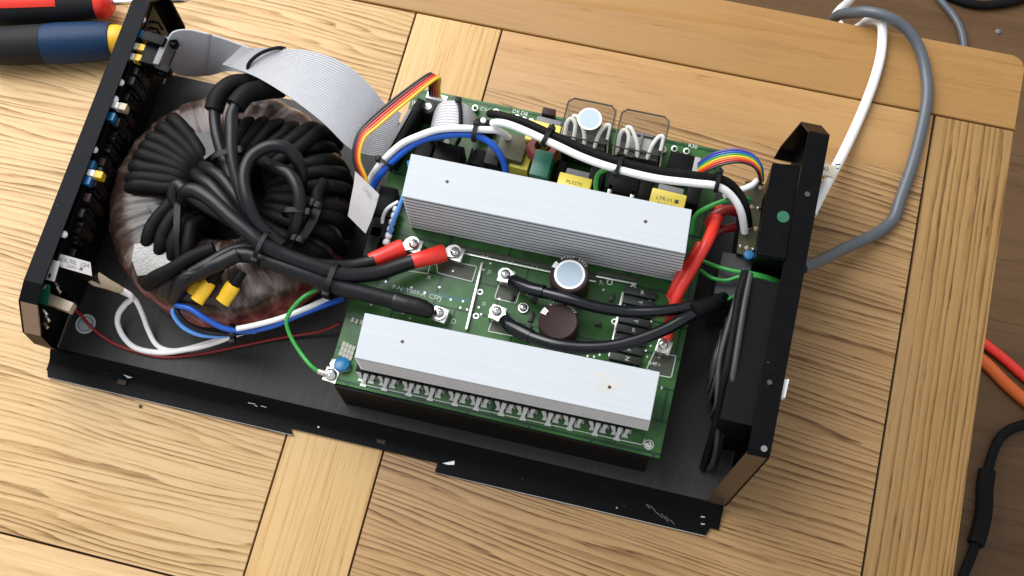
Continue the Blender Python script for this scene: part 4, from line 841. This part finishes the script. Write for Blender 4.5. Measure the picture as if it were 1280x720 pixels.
# ------------------------------------------------------------------ loose wires
def cable(pts, r, m, name, label, cat='wire', group=None, n=12): return tag(wire(pts, r, n, 8).build(name, M[m]), label, cat, group)
cable([(452, 250, 6.3), (462, 225, 7.2), (476, 204, 8.6), (500, 182, 9.6), (522, 170, 10.0), (548, 162, 10.2), (578, 160, 10.2), (603, 162, 10.0), (622, 164, 9.6), (634, 170, 8.2), (640, 178, 7.4)], 0.23, 'white', 'wire', 'white wire curving beside the blue one behind the rear heat sink')
cable([(458, 256, 6.3), (468, 231, 7.2), (481, 211, 8.4), (503, 190, 9.2), (525, 177, 9.6), (550, 170, 9.8), (580, 168, 9.8), (602, 172, 9.6), (618, 184, 9.2), (628, 200, 8.4), (633, 218, 7.4)], 0.23, 'blue', 'wire', 'bright blue wire arched behind the rear heat sink along the white one')
cable([(616, 154, 10.2), (621, 153, 10.6), (634, 155.5, 10.7), (655, 163, 10.8), (692, 180, 10.8), (730, 197, 10.8), (770, 211, 10.8), (820, 223, 10.7), (868, 229, 10.6), (895, 233, 10.4), (914, 245, 9.8), (926, 264, 9.0), (931, 290, 7.4)], 0.25, 'white', 'wire', 'long white wire lying across the relays, tied to a black cable')
cable([(612, 142, 9.6), (625, 144, 10.3), (655, 152, 10.6), (697, 171, 10.7), (735, 188, 10.7), (775, 203, 10.7), (822, 214, 10.6), (870, 219, 10.5), (902, 224, 10.2), (920, 236, 9.6), (932, 256, 8.8), (936, 282, 7.2)], 0.27, 'rubberdull', 'wire', 'long dull black cable lying above the white wire across the relays')
cable([(746, 244, 8.4), (745, 230, 9.0), (748, 217, 9.6), (758, 212, 9.8), (766, 210, 9.6)], 0.16, 'green', 'wire', 'short green wire bent beside the yellow transformer near the relays')
cable([(864, 292, 6.4), (869, 272, 7.2), (882, 260, 8.0), (905, 251, 8.4), (925, 247, 8.2), (938, 250, 7.6)], 0.16, 'green', 'wire', 'green wire running from the heat sink end to the olive connection board')
cable([(878, 326, 6.2), (895, 333, 6.7), (918, 339, 7.0), (940, 341, 7.0), (960, 346, 6.8), (975, 352, 6.2)], 0.14, 'green', 'wire', 'upper thin green wire crossing the dark grey box to the panel')
cable([(876, 338, 6.3), (890, 347, 6.6), (908, 350, 6.7), (925, 346, 6.9), (945, 346, 7.0), (966, 352, 6.6), (976, 356, 6.0)], 0.13, 'green', 'wire', 'lower thin green wire looping over the dark grey box')
cable([(879, 379, 6.3), (893, 378, 6.5), (908, 375, 6.6), (922, 368, 6.4)], 0.11, 'green', 'wire', 'short green wire end behind the taped cable bundle')
cable([(905, 245, 8.7), (922, 239, 8.6), (938, 232, 8.3), (946, 226, 7.8)], 0.2, 'white', 'wire', 'short white wire under the rainbow ribbon')
gw = cable([(396, 362, 7.2), (380, 372, 7.2), (364, 386, 6.9), (358, 402, 6.5), (362, 420, 6.1), (374, 440, 5.9), (388, 456, 5.9), (399, 465, 5.8)], 0.135, 'green', 'earth_wire', 'green earth wire looping to the front left screw of the circuit board')
MB().lathe(at(398, 464, 5.8), at(410, 468, 5.75)-at(398, 464, 5.8), [(0, 0), (0, 0.2), (0.4, 0.2), (0.45, 0.12), (0.7, 0.12), (0.7, 0)], 12).build('ring_lug', M['silver'], gw)
cable([(485, 300, 6.0), (490, 280, 7.0), (500, 255, 8.2), (508, 235, 8.8), (512, 215, 8.8), (511, 203, 8.2)], 0.15, 'lightblue', 'wire', 'light blue wire standing along the left end of the rear heat sink')
cable([(482, 300, 5.9), (478, 278, 6.6), (484, 262, 7.4), (498, 252, 7.8)], 0.12, 'white', 'wire', 'thin white wire hooked beside the light blue wire')
# low bundle in front of the transformer
cable([(216, 374, 5.4), (222, 382, 6.2), (238, 386, 6.4), (258, 398, 6.2), (280, 410, 5.6), (305, 413, 5.4), (340, 407, 5.6), (375, 394, 5.8), (412, 380, 5.6), (428, 374, 5.2)], 0.19, 'blue', 'wire', 'blue wire passing in front of the ring transformer, tied to a white wire')
cable([(220, 380, 5.0), (216, 392, 5.0), (228, 408, 4.6), (250, 418, 4.4), (275, 420, 4.6), (298, 416, 5.0), (320, 414, 5.2)], 0.16, 'lightblue', 'wire', 'paler blue wire looping low at the red transformer rim')
cable([(224, 378, 5.2), (223, 392, 5.4), (240, 408, 5.0), (265, 417, 4.8), (298, 417, 5.1), (325, 410, 5.3)], 0.15, 'rubber', 'wire', 'thin black wire between the two blue wires at the transformer rim')
cable([(296, 411, 5.8), (320, 406, 5.9), (350, 398, 6.0), (385, 384, 6.0), (412, 372, 5.7)], 0.19, 'white', 'wire', 'cream white wire beside the blue wire before the circuit board')
cable([(128, 350, 5.2), (148, 360, 4.6), (164, 371, 4.0), (156, 381, 3.0), (148, 392, 2.2), (148, 407, 1.6), (156, 424, 1.25), (172, 436, 1.15), (200, 441, 1.2), (230, 438, 1.6), (262, 429, 2.4), (295, 418, 4.0), (315, 411, 5.0)], 0.20, 'white', 'wire', 'white wire making a wide loop on the tray floor')
cable([(130, 354, 4.8), (150, 364, 4.4), (168, 374, 3.6), (178, 392, 2.6), (185, 412, 1.7), (195, 430, 1.25), (212, 438, 1.25), (240, 436, 1.9), (270, 428, 2.9), (300, 416, 4.4)], 0.18, 'white', 'wire', 'white wire running steeply down inside the wider white loop')
hg = MB().lathe(at(114, 346, 6.4), at(150, 362, 5.0)-at(114, 346, 6.4), [(0, 0), (0, 0.42), (0.4, 0.5), (1.2, 0.36), (1.9, 0.3), (2.3, 0.2), (2.3, 0)], 14).build('glued_plug', M['hot']); tag(hg, 'glue covered brown plug where white wires leave the printed relay', 'plug')
cable([(86, 382, 5.6), (98, 391, 3.4), (112, 406, 1.5), (126, 419, 1.1), (145, 431, 1.0), (170, 440, 1.0), (205, 446, 1.0), (250, 442, 1.0), (300, 432, 1.1), (350, 422, 1.2), (400, 414, 1.6), (425, 404, 2.4)], 0.11, 'darkred', 'wire', 'thin dark red wire trailing along the front of the tray floor')
# battery cables
k1 = cable([(642, 351.5, 6.6), (652, 356, 7.1), (668, 362, 7.5), (705, 372, 7.9), (745, 383, 7.9), (785, 390, 7.8), (825, 390, 7.8), (862, 384, 7.7), (890, 378, 7.2), (905, 372, 6.4)], 0.39, 'glossblack', 'battery_cable', 'rear glossy black cable bolted near the top of the board, passing between the capacitors', 'cable', None, 16)
lead('sleeve', [(641, 351.5, 6.65), (650, 355.5, 7.1), (664, 360.5, 7.4), (680, 365, 7.65)], 0.46, 'glossblack', k1); lug_plate((643, 352, 6.42), (632, 344, 6.42), k1, 0.45)
k2 = cable([(632, 402, 6.6), (640, 408, 7.1), (655, 417, 7.5), (690, 430, 8.0), (725, 435, 8.1), (760, 434, 8.1), (795, 425, 8.1), (830, 411, 8.1), (862, 396, 7.9), (888, 386, 7.2), (902, 380, 6.4)], 0.40, 'glossblack', 'battery_cable', 'front glossy black cable bending past the bare topped capacitor', 'cable', None, 16)
lead('sleeve', [(631, 401.5, 6.65), (638, 406.8, 7.1), (650, 414.3, 7.4), (664, 421, 7.65)], 0.47, 'glossblack', k2); lug_plate((631, 402, 6.42), (621, 391, 6.42), k2, 0.45)
r1 = cable([(900, 262, 6.2), (894, 280, 7.4), (884, 300, 8.2), (872, 322, 8.2), (859, 345, 7.8), (848, 368, 7.3), (840, 392, 6.8), (836, 412, 6.6), (833, 424, 6.5)], 0.38, 'red', 'battery_cable', 'long bright red cable running down to the front right terminal', 'cable', None, 16)
lug_plate((833, 424, 6.42), (830, 433, 6.42), r1, 0.42)
cable([(876, 306, 7.9), (866, 322, 7.9), (853, 340, 7.5), (844, 358, 7.0), (839, 372, 6.5)], 0.36, 'red', 'battery_cable', 'shorter red cable lying left against the long red one', 'cable', None, 16)
cable([(884, 282, 6.4), (896, 268, 7.0), (910, 262, 7.0), (930, 268, 6.4)], 0.34, 'darkred', 'battery_cable', 'dark red cable bend in shade under the white wire', 'cable')
cable([(886, 300, 5.9), (900, 288, 6.2), (918, 284, 6.0)], 0.30, 'darkred', 'battery_cable', 'lower dark red cable stub in shade by the connection board', 'cable')
tag(wire([(866, 391, 7.9), (878, 385, 7.6), (890, 381, 7.1), (897, 378, 6.6)], 0.60, 16).build('tape_wrap', M['rubberdull']), 'black tape wrapped round the battery cables right of the board', 'tape')
# wires over the fan face
for i, (pts, r_, m, lb) in enumerate((
    ([(932, 340, 8.3), (924, 370, 8.6), (915, 420, 8.5), (905, 475, 8.0), (896, 525, 6.0), (886, 560, 3.0), (879, 585, 1.1)], 0.26, 'rubberdull', 'thick left cable running down over the fan face'),
    ([(938, 342, 8.4), (931, 380, 8.7), (923, 430, 8.6), (913, 485, 8.0), (907, 520, 6.2), (901, 555, 3.4), (893, 584, 1.2)], 0.20, 'greyplastic', 'dull grey cable running down over the fan face, right of the thick one'),
    ([(930, 338, 8.0), (914, 395, 8.2), (900, 450, 7.8), (897, 500, 7.0), (897, 545, 5.0), (892, 575, 2.6), (886, 586, 1.2)], 0.19, 'greyplastic', 'leftmost grey cable bowed away from the fan face'),
    ([(934, 344, 8.2), (921, 400, 8.3), (909, 450, 8.0), (902, 500, 6.8), (893, 545, 3.8), (883, 582, 1.2)], 0.17, 'rubber', 'thin black cable pinched between two others over the fan face'))):
    cable(pts, r_, m, 'fan_wire', lb, 'cable')
tag(MB().lathe(at(884, 582, 1.0), (0.6, -0.5, 0.5), [(-0.35, 0), (-0.35, 0.26), (0.3, 0.26), (0.35, 0)], 14).build('wire_joint', M['red']), 'small red joint at the lower end of the fan wires', 'wire joint')

# ------------------------------------------------------------------ cable ties
def tie(p, d, rx, rz, label, wd=0.26, head=1, m='tie', lift=0.0):
    c = at(*p); t = (at(p[0]+d[0], p[1]+d[1], p[2]) - c).normalized(); s = V(-t.y, t.x, 0); b = MB(); n = 28; th = 0.07
    rings = []
    for k in range(n):
        a = 2*math.pi*k/n
        pr_ = []
        for (rr, tt) in ((0, -wd/2), (0, wd/2), (th, wd/2), (th, -wd/2)):
            e = 0.75; cx_ = math.copysign(abs(math.cos(a))**e, math.cos(a)); sx_ = math.copysign(abs(math.sin(a))**e, math.sin(a))
            pr_.append(b.b.verts.new(c + s*(rx+rr)*cx_ + V(0, 0, 1)*((rz+rr)*sx_+lift) + t*tt))
        rings.append(pr_)
    for k in range(n):
        A_, B_ = rings[k], rings[(k+1) % n]
        for j in range(4): b.b.faces.new((A_[j], A_[(j+1) % 4], B_[(j+1) % 4], B_[j]))
    o = b.build('cable_tie', M[m])
    tag(o, label, 'cable tie', 'black cable ties holding the wiring')
    hp = c + s*head*(rx*0.86+0.12) + V(0, 0, rz*0.5+lift)
    mt = Matrix((t, s, V(0, 0, 1))).transposed()
    MB().box(hp, (wd+0.16, 0.30, 0.44), 0, 0.05, mt).build('head', M[m], o, 30)
    MB().tube([hp, hp + s*head*0.25 + V(0, 0, 0.15)], wd*0.35, 6).build('tail', M[m], o, 30)
    return o
tie((284, 196, 9.4), (12, 48), 0.98, 0.72, 'shiny black tie round the two upright cables on top of the transformer', 0.36)
tie((330, 311, 8.9), (22, 9), 1.1, 1.0, 'black tie round the cable trunk nearest the yellow caps', 0.3, -1)
tie((416, 352, 7.9), (24, 7), 1.12, 0.95, 'black tie round the cable trunk beside the green earth wire', 0.34, -1)
tag(MB().strip([(at(218, 250, 8.0), at(226, 251, 8.0)), (at(217, 275, 8.35), at(225, 276, 8.35)), (at(217, 300, 8.2), at(224, 301, 8.2)), (at(219, 325, 7.6), at(225, 325, 7.6)), (at(232, 350, 8.9), at(238, 347, 8.9))], 0.08, 2).build('cable_tie', M['tie']), 'long black strap over the lower left windings, next to the silvery film', 'cable tie', 'black cable ties holding the wiring')
tie((370, 267, 9.1), (-3, 22), 0.85, 0.6, 'black tie round the cable under the loop, left of two near the paper flag', 0.32, 1)
tag(MB().strip([(at(392, 258, 8.9), at(402, 262, 8.9)), (at(386, 275, 8.8), at(396, 278, 8.8)), (at(372, 298, 8.4), at(382, 301, 8.4))], 0.12, 2).build('cable_tie', M['tie']), 'slanting black strap below the cable loop, close to the paper flag', 'cable tie', 'black cable ties holding the wiring')
tie((397, 257, 8.9), (4, -8), 0.3, 0.2, 'small tie head on top of the slanting strap near the paper flag', 0.4)
tie((375, 300, 8.4), (4, -8), 0.3, 0.2, 'small tie head at the bottom of the slanting strap', 0.4)
tie((482, 206, 8.9), (12, -14), 0.52, 0.34, 'black tie on white and blue wires near the left end of rear heat sink', 0.22, 1)
tie((594, 166, 10.0), (20, 3), 0.55, 0.36, 'black tie on the white and blue wires beside the humped pale ribbon', 0.3, 1)
tie((684, 172, 10.75), (30, 14), 0.60, 0.36, 'black tie on the long white wire, above the green choke', 0.3, 1)
tie((774, 208, 10.75), (30, 10), 0.60, 0.36, 'black tie on the long white wire, below the gap between the relays', 0.24, -1)
tie((897, 228, 10.4), (20, 4), 0.62, 0.38, 'black tie on the long white wire, under the rainbow ribbon', 0.28, 1)
tie((291, 417, 5.1), (30, -3), 0.62, 0.45, 'black tie on the blue and white wires at the red transformer rim', 0.24, -1)
tag(MB().tube(smooth_path([at(357, 61, 10.2), at(345, 60, 10.45), at(325, 67, 10.2), at(311, 80, 9.75), at(312, 92, 9.2), at(320, 98, 9.2)], 6), 0.13, 8).build('cable_tie', M['tie']), 'black strap round the fold of the wide grey ribbon', 'cable tie', 'black cable ties holding the wiring')
tag(MB().tube(smooth_path([at(574, 127, 10.0), at(576, 145, 9.95), at(575, 170, 9.5), at(571, 180, 8.0)], 6), 0.14, 8).box(at(573, 125, 10.05), (0.4, 0.35, 0.35), 0, 0.05).build('cable_tie', M['tie']), 'black strap across the humped pale ribbon behind the rear heat sink', 'cable tie', 'black cable ties holding the wiring')

# ------------------------------------------------------------------ mains leads at the right
wm = cable([(1014, 268, 4.6), (1020, 256, 4.2), (1038, 222, 2.4), (1053, 192, 1.0), (1072, 152, 0.45), (1090, 108, 0.42), (1100, 72, 0.42), (1103, 46, 0.5), (1101, 31, 0.7), (1094, 25, 0.35), (1084, 27, -0.8), (1076, 33, -2.8), (1060, 40, -4.6), (1044, 24, -5.4), (1050, 12, -8), (1066, -4, -16), (1090, -40, -38)], 0.36, 'white', 'mains_cable', 'thick white mains cable from the right end panel over the far table edge', 'cable', None, 16)
tg = MB().slab([at(1026, 204, 3.0), at(1046, 208, 3.0), at(1043, 222, 3.0), at(1024, 218, 3.0)], (0, 0, 0.06)).build('cable_tag', M['tag'], wm, 0)
text('KI', at(1032, 211, 3.08), 0.45, 0.1, M['ink'], tg)
for p in ((1047, 206), (1045, 211)): MB().box(at(*p, 2.75)+V(0, 0, 0.05), (0.35, 0.09, 0.04), 0.3).build('ink_mark', M['ink'], wm, 0)
cable([(1003, 335, 4.8), (1010, 332, 4.4), (1030, 324, 3.2), (1060, 309, 1.6), (1090, 294, 0.7), (1108, 283, 0.45), (1118, 271, 0.42), (1126, 250, 0.42), (1140, 205, 0.42), (1151, 165, 0.42), (1158, 125, 0.42), (1158, 92, 0.45), (1149, 60, 0.8), (1133, 36, 1.3), (1112, 22, 1.6), (1088, 15, 1.4), (1066, 15, 0.4), (1050, 19, -1.8), (1040, 26, -4.2), (1030, 40, -7)], 0.42, 'grey', 'mains_cable', 'thick grey mains cable curving from the right end panel over the far table edge', 'cable', None, 16)
FZ = -44.6
cable([(1160, -25, FZ), (1175, 0, FZ), (1190, 17, FZ), (1200, 36, FZ), (1205, 60, FZ), (1204, 90, FZ)], 0.42, 'grey', 'floor_cable', 'grey cable lying on the floor beyond the far table edge', 'cable')
cable([(1160, -18, FZ), (1196, -1, FZ), (1222, 6, FZ), (1252, 5, FZ), (1285, -4, FZ), (1310, -14, FZ)], 0.5, 'rubberdull', 'floor_cable', 'black cable on the floor at the top right corner', 'cable')
cable([(1200, 405, FZ), (1232, 430, FZ), (1255, 449, FZ), (1285, 475, FZ), (1320, 500, FZ)], 0.5, 'red', 'floor_cable', 'red lead on the floor right of the table, above the orange one', 'cable')
cable([(1195, 428, FZ+.1), (1230, 452, FZ+.1), (1258, 480, FZ+.1), (1285, 504, FZ+.1), (1320, 530, FZ+.1)], 0.62, 'orange', 'floor_cable', 'thick orange lead on the floor right of the table', 'cable')
bk = cable([(1310, 520, FZ), (1285, 529, FZ), (1264, 536, FZ), (1250, 548, FZ), (1241, 566, FZ), (1234, 590, FZ), (1230, 620, FZ), (1226, 655, FZ), (1216, 690, FZ), (1206, 716, FZ), (1195, 745, FZ)], 0.5, 'rubberdull', 'floor_cable', 'black power lead curving down the floor right of the table', 'cable')
wire([(1234, 588, FZ), (1231, 612, FZ), (1229, 640, FZ), (1223, 668, FZ), (1219, 680, FZ)], 0.85, 14).build('plug', M['rubberdull'], bk)
tag(MB().lathe(at(1247, 40, -45.09), (0, 0, 1), [(0, 0), (0.02, 0.35), (0.2, 0.3), (0.3, 0.1), (0.32, 0)], 8).build('crumb', M['core']), 'small pale crumb lying on the brown floor', 'crumb')
tag(MB().lathe(at(176, 508, 0.0), (0, 0, 1), [(0, 0), (0.0, 0.1), (0.08, 0.13), (0.14, 0)], 8).build('speck', M['ferrite']), 'tiny black speck on the table in front of the chassis', 'speck')

# ------------------------------------------------------------------ screwdrivers behind the left end panel
def driver(label, a, b, prof, rz, parts):
    a, b = at(*a), at(*b); d = (b-a).normalized()
    t = thing('screwdriver', V((a.x+b.x)/2, (a.y+b.y)/2, 0), label, 'screwdriver')
    for name, m, pr_, a0, a1 in parts:
        MB().lathe(a, d, pr_, 32, a0, a1, V(0, 0, 1)).build(name, M[m], t, 35)
    return t
PI2 = 2*math.pi
driver('screwdriver with a dark blue handle, grey end and yellow collar', (-24, 59, 1.5), (160, 50, 1.5), None, 0, (
    ('grip_end', 'drivergrey', [(0, 0), (0, 1.0), (0.2, 1.25), (2.0, 1.48), (4.2, 1.50), (4.9, 1.49), (4.9, 0)], 0, PI2),
    ('handle', 'driverblue', [(4.93, 0), (4.93, 1.50), (6.0, 1.56), (8.3, 1.52), (9.6, 1.42), (10.0, 1.34), (10.0, 0)], 0, PI2),
    ('collar', 'yellow', [(10.02, 0), (10.02, 1.20), (10.5, 1.18), (11.2, 0.95), (11.5, 0.6), (11.5, 0)], 0, PI2),
    ('blade', 'screw', [(11.5, 0), (11.5, 0.3), (15.5, 0.3), (16.0, 0.1), (16.0, 0)], 0, PI2)))
driver('screwdriver with a red and black handle, cut off by the picture corner', (-27, 7, 1.6), (160, 2, 1.6), None, 0, (
    ('handle', 'drivergrey', [(0, 0), (0, 1.2), (0.3, 1.5), (3.0, 1.62), (6.5, 1.5), (8.6, 1.25), (9.2, 1.2), (9.2, 0)], 0, PI2),
    ('grip', 'driverred', [(0.1, 1.4), (0.4, 1.62), (3.0, 1.68), (6.2, 1.54), (7.4, 1.34), (7.4, 1.2), (0.1, 1.2)], -1.35, 0.7),
    ('collar', 'driverred', [(9.22, 0), (9.22, 1.25), (9.6, 1.32), (10.0, 1.2), (10.4, 0.7), (10.4, 0)], 0, PI2),
    ('blade', 'screw', [(10.4, 0), (10.4, 0.26), (15.8, 0.26), (16.2, 0.1), (16.2, 0)], 0, PI2)))
